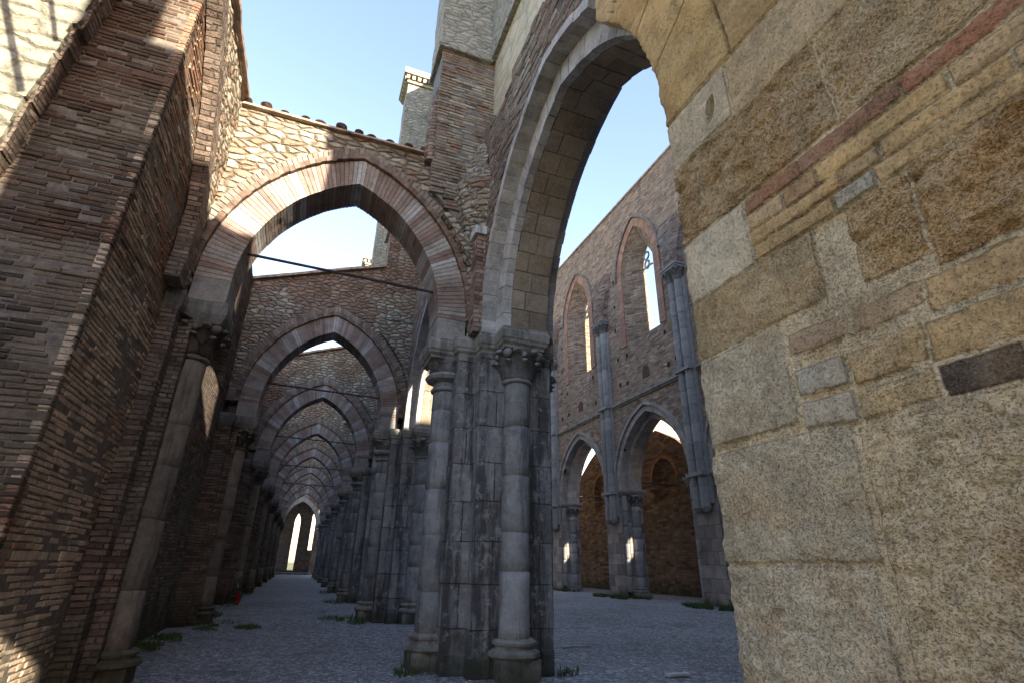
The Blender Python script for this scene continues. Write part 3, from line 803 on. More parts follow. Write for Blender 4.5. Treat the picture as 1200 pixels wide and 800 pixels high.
# ------------------------------------------------------------------ clerestory above the arcade, aisle side
t = thing('clerestory_wall', 'tall ruined upper wall of the nave with stepped stone buttresses, pale against the sky', 'wall', (0, 0, 0))
Y0C = -1.14
b = new_bm(); box(b, (2.08, Y0C, 7.75), (2.9, YEND, 9.86)); roughen(b, .3, .02, 2, 6); obj('lower_band', b, M_cream, t)
b = new_bm(); box(b, (1.99, Y0C, 9.86), (2.9, YEND, 15.6)); roughen(b, .5, .02, 1.5, 5); obj('upper_band', b, M_pale, t)
b = new_bm(); box(b, (1.86, Y0C, 15.6), (3.0, YEND, 15.85)); obj('wall_cornice', b, M_cream, t)
for k in range(NB):
    yc = py(k)
    bt = thing('x', '', '', (0, 0, 0)); bpy.data.objects.remove(bt)
    b = new_bm(); box(b, (1.08, yc-.38, 7.0), (2.1, yc+.38, 9.8), (.2, .175, .15)); roughen(b, .2 if k < 2 else .5, .02, 2.2, 6, .01 if k < 2 else 0)
    if k < 3:
        exb = [(min(2.1, x), z) for x, z in arc(AA+AT+.3, AZ0, AR+AT+.3, 20, AX)[:21] if x > 1.02 and z > 5.0]
        cl = []
        for q in [(2.1, 7.0)]+exb+[(1.08, 7.0)]:
            if not cl or abs(q[0]-cl[-1][0])+abs(q[1]-cl[-1][1]) > 1e-4: cl.append(q)
        b2 = new_bm(); wall(b2, [cl], lambda u, v, d: (u, d, v), yc-.36, yc); paint(b2, b2.faces, (.26, .2, .165)); roughen(b2, .15, .02, 2.2, 6, .01)
        me = bpy.data.meshes.new('tmp'); b2.to_mesh(me); b2.free(); b.from_mesh(me); bpy.data.meshes.remove(me)
    if k == 0:
        kb = lambda u, v: v > 7.0 or math.hypot(u-AX+AR-AA, v-AZ0) > AR+AT+.32
        bricks(b, lambda u, v, d: (u, yc-.387-d, v), 1.08, 2.1, 5.0, 9.78, kb, h=(.055, .08), w=(.18, .32), pale=.7, end0=True, end1=True)
    lo = obj('buttress', b, M_single_grey if k == 0 else M_rubble, t)
    b = new_bm()
    stack(b, [(9.8, [(1.0, yc-.46), (2.02, yc-.46), (2.02, yc+.46), (1.0, yc+.46)]), (9.87, [(.98, yc-.48), (2.02, yc-.48), (2.02, yc+.48), (.98, yc+.48)]), (9.95, [(1.02, yc-.44), (2.02, yc-.44), (2.02, yc+.44), (1.02, yc+.44)]), (15.35, [(1.02, yc-.44), (2.02, yc-.44), (2.02, yc+.44), (1.02, yc+.44)])])
    roughen(b, .25 if k < 2 else .6, .018, 2, 6, .008 if k < 2 else 0)
    obj('buttress_shaft', b, M_pale, lo)
    b = new_bm()
    box(b, (.86, yc-.62, 15.62), (2.0, yc+.62, 15.85)); box(b, (.98, yc-.5, 15.35), (2.0, yc+.5, 15.45))
    for i in range(6):
        for yy in (-.56, .46): box(b, (.94+i*.18, yc+yy, 15.45), (1.04+i*.18, yc+yy+.1, 15.62))
    for i in range(6): box(b, (.9, yc-.5+i*.18, 15.45), (1.0, yc-.4+i*.18, 15.62))
    box(b, (.92, yc-.54, 15.85), (2.0, yc+.54, 15.93))
    obj('cornice', b, M_cream, lo)
    if k == 0:                                          # small rounded brick shaft in the angle
        b = new_bm(); lathe(b, [(.1, 7.2), (.11, 7.4), (.1, 8.2), (.05, 8.7), (.01, 8.9)], 1.06, yc-.3, 14); roughen(b, .15, .006, 5, 3); obj('rounded_shaft', b, M_brick, lo)

# ------------------------------------------------------------------ foreground pier, block by block
YE = 2.2
NR = 3.25
def y_edge(z):
    if z <= 3.98: return YE
    dz = min(z-3.98, 2.95); return min(2.98, YE+NR-math.sqrt(NR*NR-dz*dz))
C_be, C_oc, C_tu, C_wh = (.4, .35, .26), (.42, .315, .19), (.3, .23, .135), (.46, .42, .33)
C_br, C_gr, C_mo, C_da, C_or = (.26, .135, .085), (.33, .32, .28), (.52, .45, .32), (.075, .06, .05), (.4, .26, .13)
BL = [  # y0, y1, z0, z1, roughness, colour
 (1.655, 2.4, 3.555, 3.965, .25, C_be), (.9, 1.64, 3.52, 3.95, .35, (.38, .3, .19)), (-.4, .885, 3.52, 3.95, .4, (.36, .28, .17)), (-2, -.41, 3.52, 3.95, .4, C_be),
 (1.12, 2.4, 2.985, 3.54, 1.6, (.27, .185, .085)), (.2, 1.11, 2.975, 3.505, 1.1, (.34, .25, .13)), (-2, .19, 2.975, 3.5, 1.0, C_tu),
 (1.705, 2.4, 2.575, 2.97, .35, C_wh),
 (1.35, 1.69, 2.875, 2.965, .4, C_br), (.86, 1.345, 2.87, 2.96, .4, (.25, .145, .095)), (.2, .855, 2.865, 2.955, .4, (.29, .14, .085)), (-2, .19, 2.865, 2.955, .4, C_br),
 (1.46, 1.69, 2.765, 2.862, .4, C_oc), (1.28, 1.455, 2.765, 2.86, .4, (.34, .22, .12)), (.72, 1.275, 2.76, 2.855, .3, (.45, .32, .16)), (-2, .71, 2.755, 2.85, .3, C_oc),
 (1.18, 1.69, 2.675, 2.757, .4, (.43, .3, .15)), (1.0, 1.175, 2.67, 2.752, .4, (.36, .27, .16)), (.55, .985, 2.665, 2.752, .25, (.46, .33, .17)), (-2, .54, 2.665, 2.745, .3, C_oc),
 (1.24, 1.69, 2.582, 2.667, .4, (.4, .29, .15)), (1.05, 1.23, 2.58, 2.663, .4, C_gr), (-2, 1.04, 2.575, 2.66, .4, (.44, .32, .17)),
 (1.36, 2.4, 2.22, 2.568, .7, (.33, .26, .155)), (.95, 1.2, 2.2, 2.565, 1.5, (.33, .22, .1)), (.3, .94, 2.14, 2.565, 2.0, (.33, .2, .08)), (-2, .29, 2.14, 2.565, 1.2, C_tu),
 (1.31, 1.6, 2.03, 2.13, .4, (.32, .25, .18)), (1.02, 1.295, 2.025, 2.125, .35, (.36, .27, .18)), (.5, 1.005, 1.985, 2.115, .35, (.47, .34, .19)), (-2, .49, 1.985, 2.1, .4, C_oc),
 (1.63, 2.4, 1.735, 2.205, .6, (.4, .37, .29)),
 (1.365, 1.6, 1.845, 1.965, .35, C_gr), (1.05, 1.345, 1.83, 1.965, .6, (.42, .31, .17)), (-2, 1.04, 1.81, 1.955, .5, (.42, .3, .16)),
 (1.37, 1.6, 1.7, 1.815, .35, (.35, .33, .28)), (1.05, 1.35, 1.7, 1.8, .8, (.43, .34, .2)), (.8, 1.035, 1.69, 1.795, .4, C_da), (.3, .79, 1.69, 1.79, .4, (.34, .19, .12)), (-2, .29, 1.69, 1.79, .4, C_oc),
 (1.405, 2.4, 1.18, 1.69, .8, (.4, .36, .275)), (.2, 1.375, .8, 1.675, 1.2, (.48, .4, .27)), (-2, .19, .8, 1.675, .9, C_oc),
 (1.44, 2.4, .62, 1.165, .9, (.45, .41, .32)), (1.44, 2.4, -.2, .61, .9, (.4, .35, .26)), (.3, 1.42, -.2, .785, 1.35, (.4, .285, .15)), (-2, .29, -.2, .785, 1.0, C_oc)]
VJ = [4.55, 5.15, 5.8, 6.5]          # heights where the big arch stones change
def near_block(y, z):
    """-> offset from the face (towards -x positive), colour"""
    if z > 3.975:
        yy = y_edge(z)-y                               # distance in from the arch edge
        zz = z-yy*.55
        k = sum(1 for q in VJ if zz > q)
        dj = min([abs(zz-q) for q in VJ]+[1]); dn = abs(yy-.62)
        inner = yy < .62
        gd = min(dj if inner else 1, dn)
        col = ((.36, .25, .11), (.4, .28, .13), (.34, .23, .1), (.38, .28, .15), (.35, .25, .13))[k] if inner else (.31, .215, .1)
        off = (.012 if inner else .0) + (-.02 if gd < .006 else 0)
        return off, col, .35, gd
    for y0, y1, z0, z1, rg, c in BL:
        if y0 <= y <= y1 and z0 <= z <= z1:
            d = min(y-y0, y1-y, z-z0, z1-z)
            return .0, c, rg, d
    return -.006-.02*max(0, noise.noise(Vector((y*1.7, z*1.7, 21)))+.35), C_mo, .8, 0
b = new_bm()
zs = [-.06+i*.0085 for i in range(int(5.6/.0085))] + [5.55+i*.06 for i in range(int(2.3/.06))]
ys_n = 290
grid = []; info = []
for z in zs:
    ye = y_edge(z); row = []; inf = []
    for i in range(ys_n+1):
        s = i/ys_n
        if s < .12: y = -1.14+(s/.12)*1.44               # coarse behind the frame
        else: y = .3+(ye-.3)*((s-.12)/.88)
        wy = y+.012*noise.noise(Vector((y*3.1, z*3.1, 1)))+.005*noise.noise(Vector((y*13, z*13, 4)))
        wz = z+.012*noise.noise(Vector((y*2.7, z*2.7, 7)))+.006*noise.noise(Vector((y*12, z*12, 9)))
        off, c, rg, d = near_block(min(wy, 2.39 if z < 3.975 else wy), wz)
        p = Vector((0, y, z))
        n1 = noise.noise(p*7); n2 = noise.noise(p*19+Vector((3, 0, 0))); n3 = noise.noise(p*47+Vector((7, 2, 0)))
        rel = off+.010*rg*n1+.009*rg*n2+.005*rg*n3
        if rg > .85:                                     # tufa: open cavities, layered horizontally
            q = noise.noise(Vector((0, y*9, z*24)))
            rel -= .035*(rg-.5)*max(0, q-.22)
            cav = noise.noise(Vector((5, y*4.2, z*6.5)))
            rel -= .09*(rg-.8)*max(0, cav-.42)
        if d > 0: rel -= (.004+.008*max(0, noise.noise(p*2.3+Vector((4, 4, 4)))+.3))*math.exp(-d/.007)           # worn arrises
        hd = math.hypot((y-1.8+.25*(z-3.74))/.036, (z-3.74)/.085)       # the old bolt hole
        if hd < 1.2: rel -= .12*max(0, 1-(hd/1.1)**4)
        e = ye-y
        rel -= .03*math.exp(-e/.03)*(.6+.8*noise.noise(Vector((0, 1, z*6))))   # rounded outer corner
        x = 1.95-rel
        yy = y+(.02*noise.noise(Vector((3, 0, z*5)))+.012*noise.noise(Vector((3, 0, z*17))) if i > ys_n-3 else 0)
        row.append(b.verts.new((x, yy, z)))
        k = 1+.16*noise.noise(p*2.1)+.10*n2
        mixv = max(0, min(1, .5+1.6*noise.noise(p*5.3+Vector((11, 0, 0)))))*.42*min(1, rg)
        tgt = (.5, .42, .29) if noise.noise(p*3+Vector((1, 5, 2))) > -.1 else (.38, .25, .13)
        if d > 0 and d < .007 and noise.noise(p*3.1+Vector((8, 1, 0))) > -.25: k *= .6     # open joint line
        inf.append(tuple(max(0, (c[j]*(1-mixv)+tgt[j]*mixv)*k) for j in range(3)) + (min(1, max(.12, (rg-.2)*1.1)) if d > 0 else .8,))
    for xx in (2.1, 2.35, 2.7, 3.05):
        row.append(b.verts.new((xx, ye+.015*noise.noise(Vector((xx*4, 0, z*4))), z))); inf.append((.36, .3, .2, .5))
    grid.append(row); info.append(inf)
L = b.loops.layers.float_color['tone']
for j in range(len(grid)-1):
    for i in range(len(grid[0])-1):
        f = b.faces.new((grid[j][i], grid[j][i+1], grid[j+1][i+1], grid[j+1][i])); f.smooth = True
        for l, (jj, ii) in zip(f.loops, ((j, i), (j, i+1), (j+1, i+1), (j+1, i))): l[L] = info[jj][ii]
t = thing('crossing_pier', 'weathered ochre travertine pier filling the foreground, with thin red brick courses', 'pier', (1.95, YE, 0))
o = obj('stone_face', b, M_near, t); o.location = (-1.95, -YE, 0)
b = new_bm()                                             # mass behind the dressed face
box(b, (2.06, -1.14, -.06), (3.05, 2.05, 7.6)); o = obj('pier_core', b, M_rubble_gold, t); o.location = (-1.95, -YE, 0)

# ------------------------------------------------------------------ transept wall (left foreground) and added unseen walls that shape the sun
YA = 4.82
t = thing('transept_wall', 'dark brick wall corner rising at the far left, with a sunlit cream stone face above', 'wall', (XW, YA, 0))
def tloc(o): o.location = (-XW, -YA, 0); return o
b = new_bm(); box(b, (-9, YA, -.06), (XW-.004, YA+.7, 8.3)); roughen(b, .3, .006, 1.8, 8)
tloc(obj('mortar_core', b, M_bed, t))
b = new_bm()
holes_ = [(-2.2, 6.05), (-2.62, 4.9), (-2.3, 4.0)]
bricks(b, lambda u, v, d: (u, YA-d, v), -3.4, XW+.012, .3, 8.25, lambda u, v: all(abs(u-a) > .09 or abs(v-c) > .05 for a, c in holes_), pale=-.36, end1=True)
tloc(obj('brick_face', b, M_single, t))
# projecting cream wall with a broken brick edge
edge = []
z = 1.0
rnd = random.Random(4)
while z < 9.4:
    xe = -2.86+.075*max(0, z-3.5)*.6+.018*max(0, z-4)**2
    j_ = rnd.choice((0, 0, .015, -.02, .01))
    edge += [(xe+j_, z), (xe+j_+.01, z+.13)]; z += .14
poly = [(-9, 1.0)] + edge + [(-9, edge[-1][1])]
b = new_bm(); wall(b, [poly], lambda u, v, d: (u, d, v), YA-.24, YA-.19); roughen(b, .1, .014, 3, 7, .012)
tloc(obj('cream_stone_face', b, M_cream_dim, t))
poly2 = [(-9, 1.0)] + [(x+.025, z) for x, z in edge] + [(-9, edge[-1][1])]
b = new_bm(); wall(b, [poly2], lambda u, v, d: (u, d, v), YA-.188, YA+.02); roughen(b, .12, .012, 3, 6, .01)
tloc(obj('broken_brick_edge', b, M_brick_dark, t))
# unseen wall added behind the camera, gap and top cut to shape the sun
pr = [(-9, 0), (.4, 0), (.4, 3.0), (.83, 3.58), (1.25, 3.0), (1.25, 0), (4, 0), (4, 8.8), (1.7, 8.8), (1.4, 9.15), (.37, 9.15), (.37, 15), (-.33, 15), (-.33, 6.5), (-9, 6.4)]
pr = [(-9, 0), (.4, 0), (.4, 3.84), (1.25, 3.84), (1.25, 0), (4, 0), (4, 8.7), (1.7, 8.7), (1.4, 8.85), (.3, 8.85), (.3, 15), (-.1, 15), (-.1, 6.2), (-.5, 6.0), (-.5, 5.4), (-9, 5.0)]
b = new_bm(); wall(b, [pr], lambda u, v, d: (u, d, v), -3.0, -3.6); tloc(obj('unseen_shade_wall', b, M_rubble_gold, t))
b = new_bm(); wall(b, [[(4, 0), (17.5, 0), (17.5, 19), (4, 19)], [(6.75, 9.62), (7.85, 9.62), (7.85, 10.7), (7.3, 11.4), (6.75, 10.7)]], lambda u, v, d: (u, d, v), -3.0, -3.4); box(b, (2.2, -3.0, 0), (3.05, -1.145, 8.0)); tloc(obj('unseen_sun_block', b, M_brick_nave, t))  # unseen wall and filler added to block sun; the opening aims a beam
b = new_bm()
tube(b, [(-2.95, 2.0, 7.9), (-2.0, 2.0, 5.75)], .03); tube(b, [(-2.62, 2.0, 8.2), (-1.95, 2.0, 6.4)], .022)
tloc(obj('iron_stay', b, M_iron, t))

# ------------------------------------------------------------------ outer aisle wall on the left
t = thing('aisle_wall', 'long dark outer wall of the aisle, lit only along its ruined top', 'wall', (XW, YA, 0))
def outer_wall(bm, x0, x1, y0, y1, top, wins, hw, sill, spring, rise, hwb, P):
    outer = [(y0, -.06), (y1, -.06)] + list(reversed(top))
    holes = [pointed_hole(c, hw, sill, spring, rise, 7) for c in wins]
    backs = [pointed_hole(c+.0, hwb, sill+.1, spring, rise*.6, 7) for c in wins]
    wall(bm, [outer]+holes, P, x0, x1, [outer]+backs)
b = new_bm()
tops = [(YA+.7, 8.1), (6.6, 8.0), (7.0, 7.9), (7.3, 7.6)]
wall(b, [[(YA+.7, -.06), (7.3, -.06)] + list(reversed(tops))], lambda u, v, d: (d, u, v), XW, XW-.8)
roughen(b, .3, .006, 1.8, 8); tloc(obj('near_core', b, M_bed, t))
b = new_bm()
holes_ = [(5.5, 5.9), (6.3, 4.9), (5.6, 4.1), (6.2, 6.6)]
bricks(b, lambda u, v, d: (XW-.006+d, u, v), YA-.008, 7.0, .0, 8.0, lambda u, v: all(abs(u-a) > .06 or abs(v-c) > .06 for a, c in holes_), pale=.95, end0=True)
tloc(obj('near_wall', b, M_single, t))
b = new_bm()
topj = jag(7.302, YEND, 7.45, .12, .7, 9)
outer_wall(b, XW-.1, XW-.85, 7.302, YEND, topj, [11.15+BAY*k for k in range(8)], .88, 4.5, 4.9, .7, .4, lambda u, v, d: (d, u, v))
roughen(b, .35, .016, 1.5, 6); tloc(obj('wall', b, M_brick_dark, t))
# wall-arch stub curving from the first respond towards the viewer
b = new_bm()
pts = [(6.36, 4.12), (6.4, 5.0), (6.22, 5.5), (5.95, 5.95), (5.65, 6.36), (5.35, 6.72), (5.1, 6.92), (4.84, 7.08)]
rows = []
for i, (y, z) in enumerate(pts):
    a_ = pts[max(0, i-1)]; c_ = pts[min(len(pts)-1, i+1)]
    d = Vector((c_[0]-a_[0], c_[1]-a_[1])).normalized(); nrm = Vector((d.y, -d.x))
    if nrm.x > 0: nrm = -nrm
    q = Vector((y, z)); lo_ = q+nrm*.14; hi_ = q-nrm*.14
    rows.append([b.verts.new((XW+.02, lo_.x, lo_.y)), b.verts.new((XW+.18, lo_.x, lo_.y)), b.verts.new((XW+.18, hi_.x, hi_.y)), b.verts.new((XW+.02, hi_.x, hi_.y))])
for r_, s_ in zip(rows, rows[1:]):
    for k in range(4): b.faces.new((r_[k], r_[(k+1) % 4], s_[(k+1) % 4], s_[k]))
b.faces.new(rows[0]); b.faces.new(rows[-1])
roughen(b, .1, .012, 4, 6, .008); tloc(obj('wall_rib', b, M_brick_mid, t))
b = new_bm(); wall(b, [[(7.06, 4.2), (7.06, 7.46), (4.86, 7.46), (4.86, 7.12), (5.14, 6.97), (5.4, 6.78), (5.7, 6.42), (6.0, 6.0), (6.3, 5.5), (6.46, 5.0), (6.44, 4.2)]], lambda u, v, d: (d, u, v), XW+.0, XW+.14)
roughen(b, .09, .03, 3, 6, .02); tloc(obj('vault_rubble', b, M_rubble_gold, t))
b = new_bm(); box(b, (XW-.02, YA+.35, 7.42), (XW+.16, 6.74, 7.47)); box(b, (XW-.02, YA+.2, 7.473), (XW+.21, 6.74, 7.54)); roughen(b, .12, .022, 3, 5, .012); tloc(obj('eaves', b, M_tile, t))

# ------------------------------------------------------------------ far end of the aisle
t = thing('end_wall', 'dark wall closing the far end of the aisle, pierced by a tall bright slit', 'wall', (0, YEND, 0))
b = new_bm()
P = lambda u, v, d: (u, d, v)
wall(b, [[(-2.6, -.06), (2.2, -.06), (2.2, 11), (-2.6, 11)], pointed_hole(-.42, .34, .35, 5.0, 1.0), pointed_hole(1.15, .2, 2.3, 5.6, .5)], P, 1.5, 2.1, [[(-2.6, -.06), (2.2, -.06), (2.2, 11), (-2.6, 11)], pointed_hole(-.42, .28, .35, 5.0, .9), pointed_hole(1.2, .2, 2.3, 5.6, .5)])  # second, narrower slit added to stand for a sunlit patch
roughen(b, .6, .02, 1.2, 4); obj('wall', b, M_brick_dark, t)
b = new_bm()
wall(b, [[(-2.7, -.06), (-1.75, -.06), (-1.75, 4.6)] + list(reversed(arc(1.55, 4.6, apexR(1.55, 2.3), 10, -.2))) + [(1.35, -.06), (1.9, -.06), (1.9, 9.5), (-2.7, 9.5)]], P, -.6, .3)
obj('arch_wall', b, M_rubble, t)
b = new_bm(); ring(b, 1.55, 4.6, apexR(1.55, 2.3), .4, P, -.68, .2, 14, lambda i, s: (.36, .34, .3), c=-.2); obj('arch_ring', b, M_vous, t)
b = new_bm(); box(b, (-2.1, -.5, -.05), (1.9, 1.5, .16)); paint(b, b.faces, (.4, .38, .34)); obj('threshold', b, M_tone, t)

# ------------------------------------------------------------------ nave wall on the right
XN = 13.0; PN = [3.2+6.0*k for k in range(10)]        # pier axes 3.2, 9.2, 15.2, 21.2, 27.2 ...
ZN = 18.7
t = thing('nave_wall', 'high brick nave wall with pointed windows and paired stone wall shafts', 'wall', (XN, PN[2], 0))
def nloc(o): o.location = (-XN, -PN[2], 0); return o
b = new_bm()
P = lambda u, v, d: (d, u, v)
NA = 2.1; NRr = apexR(NA, 2.75)
outer = [(PN[0]-3, 4.3)]
for k in range(len(PN)-1):
    c = (PN[k]+PN[k+1])/2+.0
    outer += list(reversed(arc(NA+.5, 4.3, NRr+.5, 10, c)))
outer += [(PN[-1]+1.0, 4.3), (PN[-1]+1.0, ZN)]
yy = PN[-1]+1.0
while yy > PN[0]-3:
    outer.append((yy, ZN+.06*noise.noise(Vector((yy, 2, 2))))); yy -= .9
outer.append((PN[0]-3, ZN))
holes, backs = [], []
for k in range(len(PN)-1):
    c = (PN[k]+PN[k+1])/2
    holes.append(pointed_hole(c-.35, 1.3, 10.7, 14.3, 2.25, 8)); backs.append(pointed_hole(c-.35, .52, 11.0, 14.3, 1.3, 8))
wall(b, [outer]+holes, P, XN, XN+.66, [outer]+backs)
wall(b, [[(PN[0]-3, 9.5), (PN[-1]+1, 9.5), (PN[-1]+1, 17.8), (PN[0]-3, 17.8)]]+backs, P, XN+.662, XN+.74)
for y in PN: box(b, (XN+.74, y-.6, 9), (XN+2.5, y+.6, 18))  # unseen buttresses added to keep sun off the window splays
roughen(b, .6, .025, 1.2, 6); nloc(obj('wall', b, M_brick_nave, t))
# putlog holes as dark boxes on the wall, their shade put in the colour
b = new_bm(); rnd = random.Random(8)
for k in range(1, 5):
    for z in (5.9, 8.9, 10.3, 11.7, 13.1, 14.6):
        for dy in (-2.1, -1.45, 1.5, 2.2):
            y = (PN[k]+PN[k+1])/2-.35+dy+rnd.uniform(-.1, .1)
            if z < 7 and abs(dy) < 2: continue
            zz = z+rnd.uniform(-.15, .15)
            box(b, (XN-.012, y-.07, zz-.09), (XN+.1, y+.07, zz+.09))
nloc(obj('putlog_hole_patch', b, plain('painted_hole_shade', (.03, .022, .016), 1.0, var=.2), t))
for k in range(len(PN)-1):
    if k not in (1, 2, 3, 4): continue
    c = (PN[k]+PN[k+1])/2
    b = new_bm(); ring(b, 1.3, 14.3, apexR(1.3, 2.25), .42, P, XN-.05, XN+.12, 22, lambda i, s: random.choice(((.36, .19, .13), (.4, .24, .17), (.33, .2, .14))), c=c-.35)
    for s in (1, -1):
        n = 26
        for i in range(n):
            z0 = 10.7+3.6*i/n
            y0 = c-.35+s*1.3; y1 = c-.35+s*1.72
            box(b, (XN-.05, min(y0, y1), z0), (XN+.12, max(y0, y1), z0+3.6/n-.006), random.choice(((.36, .19, .13), (.4, .24, .17), (.33, .2, .14))))
    nloc(obj('window_surround', b, M_vous, t))
    b = new_bm(); ring(b, 1.74, 14.3, apexR(1.3, 2.25)+.44, .09, P, XN-.12, XN+.1, 24, lambda i, s: (.22, .19, .16), c=c-.35); nloc(obj('window_hood', b, M_vous, t))
    # tracery: two rings and a cusp in the slit head
    b = new_bm()
    for (u, z, r) in ((c-.35, 15.0, .2), (c-.35, 14.55, .17)):
        pp = [(XN+.6, u+r*math.cos(2*math.pi*i/20), z+r*math.sin(2*math.pi*i/20)) for i in range(21)]
        tube(b, pp, .05, 6, PALE)
    tube(b, [(XN+.6, c-.75, 14.35), (XN+.6, c-.55, 14.4), (XN+.6, c-.35, 14.3), (XN+.6, c-.15, 14.4), (XN+.6, c+.05, 14.35)], .05, 6, PALE)
    nloc(obj('tracery', b, M_tone, t))
    b = new_bm()                                         # round-headed recess, its shade painted as a flat dark niche
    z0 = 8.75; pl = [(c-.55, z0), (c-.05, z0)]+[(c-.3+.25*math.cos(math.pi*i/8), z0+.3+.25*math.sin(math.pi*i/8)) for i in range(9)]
    wall(b, [pl], P, XN-.014, XN+.02); nloc(obj('niche_patch', b, plain('painted_niche_shade', (.1, .06, .04), 1, var=.4), t))
    # arcade mouldings below
    b = new_bm()
    st = lambda i, s: random.choice(((.38, .355, .32), (.35, .325, .295), (.41, .38, .34)))
    ring(b, NA, 4.3, NRr, .5, P, XN+.3, XN+.8, 12, st, c=c, jitter=.008)
    ring(b, NA+.26, 4.3, NRr+.262, .26, P, XN-.02, XN+1.12, 14, st, c=c, jitter=.008)
    ring(b, NA+.52, 4.3, NRr+.524, .12, P, XN-.1, XN+.2, 18, st, c=c, jitter=.008)
    nloc(obj('arch_moulding', b, M_vous, t))
b = new_bm(); box(b, (XN-.1, PN[0]-3, 8.08), (XN+.05, PN[-1], 8.2)); box(b, (XN-.05, PN[0]-3, 8.0), (XN+.05, PN[-1], 8.079)); paint(b, b.faces, (.3, .28, .24)); roughen(b, .5, .012, 3, 5); nloc(obj('string_course', b, M_tone, t))
b = new_bm(); box(b, (XN-.06, PN[0]-3, ZN-.02), (XN+1.2, PN[-1], ZN+.09)); roughen(b, .6, .03, 1.5, 5); nloc(obj('coping', b, M_tile, t))
for k in (1, 2, 3, 4):
    y = PN[k]
    b = new_bm()
    for dy in (-.2, .2):
        sb = shaft_bm(.17, 3.1, 12.0, 20+k, .004)
        me = bpy.data.meshes.new('tmp'); sb.to_mesh(me); sb.free()
        for v in me.vertices: v.co += Vector((XN-.13, y+dy, 0))
        b.from_mesh(me); bpy.data.meshes.remove(me)
    box(b, (XN-.1, y-.5, 3.2), (XN+.06, y+.5, 12.0), GREY)
    sh = nloc(obj('wall_shaft', b, M_tone_light, t))
    b = new_bm()
    for dy in (-.2, .2):
        cb = capital_bm(.17, .5, 40+k)
        me = bpy.data.meshes.new('tmp'); cb.to_mesh(me); cb.free()
        for v in me.vertices: v.co += Vector((XN-.13, y+dy, 12.0))
        b.from_mesh(me); bpy.data.meshes.remove(me)
    box(b, (XN-.42, y-.5, 12.5), (XN+.05, y+.5, 12.58), GREY); box(b, (XN-.46, y-.54, 12.585), (XN+.05, y+.54, 12.66), GREY)
    obj('capital', b, M_tone_light, sh)
    b = new_bm()
    for z in (4.2, 8.14): box(b, (XN-.34, y-.42, z-.06), (XN+.02, y+.46, z+.07), GREY)
    roughen(b, .15, .01, 4, 4); obj('shaft_band', b, M_tone_light, sh)
    b = new_bm()
    for dy in (-.2, .2): lathe(b, [(.06, 2.9), (.13, 2.95), (.165, 3.03), (.19, 3.07), (.19, 3.12)], XN-.13, y+dy, 16, col=GREY)
    obj('corbel', b, M_tone_light, sh)
    # brick vault springing over the capital
    b = new_bm(); lv = []
    for z, w, d in ((12.66, .5, .45), (13.2, .55, .4), (13.9, .75, .3), (14.6, 1.05, .2), (15.2, 1.3, .08)):
        lv.append((z, [(XN+.02, y-w), (XN-d*.6, y-w*.8), (XN-d, y-w*.3), (XN-d, y+w*.3), (XN-d*.6, y+w*.8), (XN+.02, y+w)]))
    stack(b, lv); roughen(b, .16, .06, 2.4, 6, .03); nloc(obj('vault_springing', b, M_brick, t))

def make_nave_pier(loc, label):
    t = thing('nave_pier', label, 'pier', loc, 'piers under the far nave wall')
    b = new_bm(); o_ = [(0, -.62), (.18, -.62), (.18, -.86), (.92, -.86), (.92, -.62), (1.1, -.62), (1.1, .62), (.92, .62), (.92, .86), (.18, .86), (.18, .62), (0, .62)]
    stack(b, [(-.08, o_), (4.1, o_)]); roughen(b, .25, .014, 1.6, 6)
    obj('pier_core', b, M_ashlar_pink, t)
    for s in (-1, 1):
        hc = obj('half_column', shaft_bm(.2, .35, 3.6, 31, .004), M_tone_light, t, (.55, s*.9, 0), smooth=True)
        obj('capital', capital_bm(.2, .45, 9), M_tone_light, hc, (0, 0, 3.6), smooth=True); obj('base', base_bm(.2, .32), M_tone_light, hc)
        hp = obj('slim_shaft', shaft_bm(.13, .2, 4.05, 33, .003), M_tone_light, t, (.16, s*.7, 0), smooth=True)
    b = new_bm()
    def oo(e): return [(-.08-e, -.72-e), (.1-e, -.72-e), (.1-e, -1.2-e), (1.0+e, -1.2-e), (1.0+e, -.72-e), (1.18+e, -.72-e), (1.18+e, .72+e), (1.0+e, .72+e), (1.0+e, 1.2+e), (.1-e, 1.2+e), (.1-e, .72+e), (-.08-e, .72+e)]
    stack(b, [(4.07, oo(-.06)), (4.14, oo(-.03)), (4.18, oo(0)), (4.27, oo(.005)), (4.3, oo(-.015))]); paint(b, b.faces, (.27, .255, .22)); roughen(b, .2, .01, 3, 5)
    obj('impost', b, M_tone_light, t); return t
np_ = make_nave_pier((XN, PN[2], 0), 'far nave pier half hidden behind the foreground wall edge')
dup(np_, (XN, PN[3], 0), 'far nave pier standing between the two visible arches, lit by a patch of sun')
dup(np_, (XN, PN[4], 0), 'far nave pier just right of the large first pier')
for k in (0, 1, 5, 6, 7, 8, 9): dup(np_, (XN, PN[k], 0), 'far nave pier hidden from view behind nearer masonry')

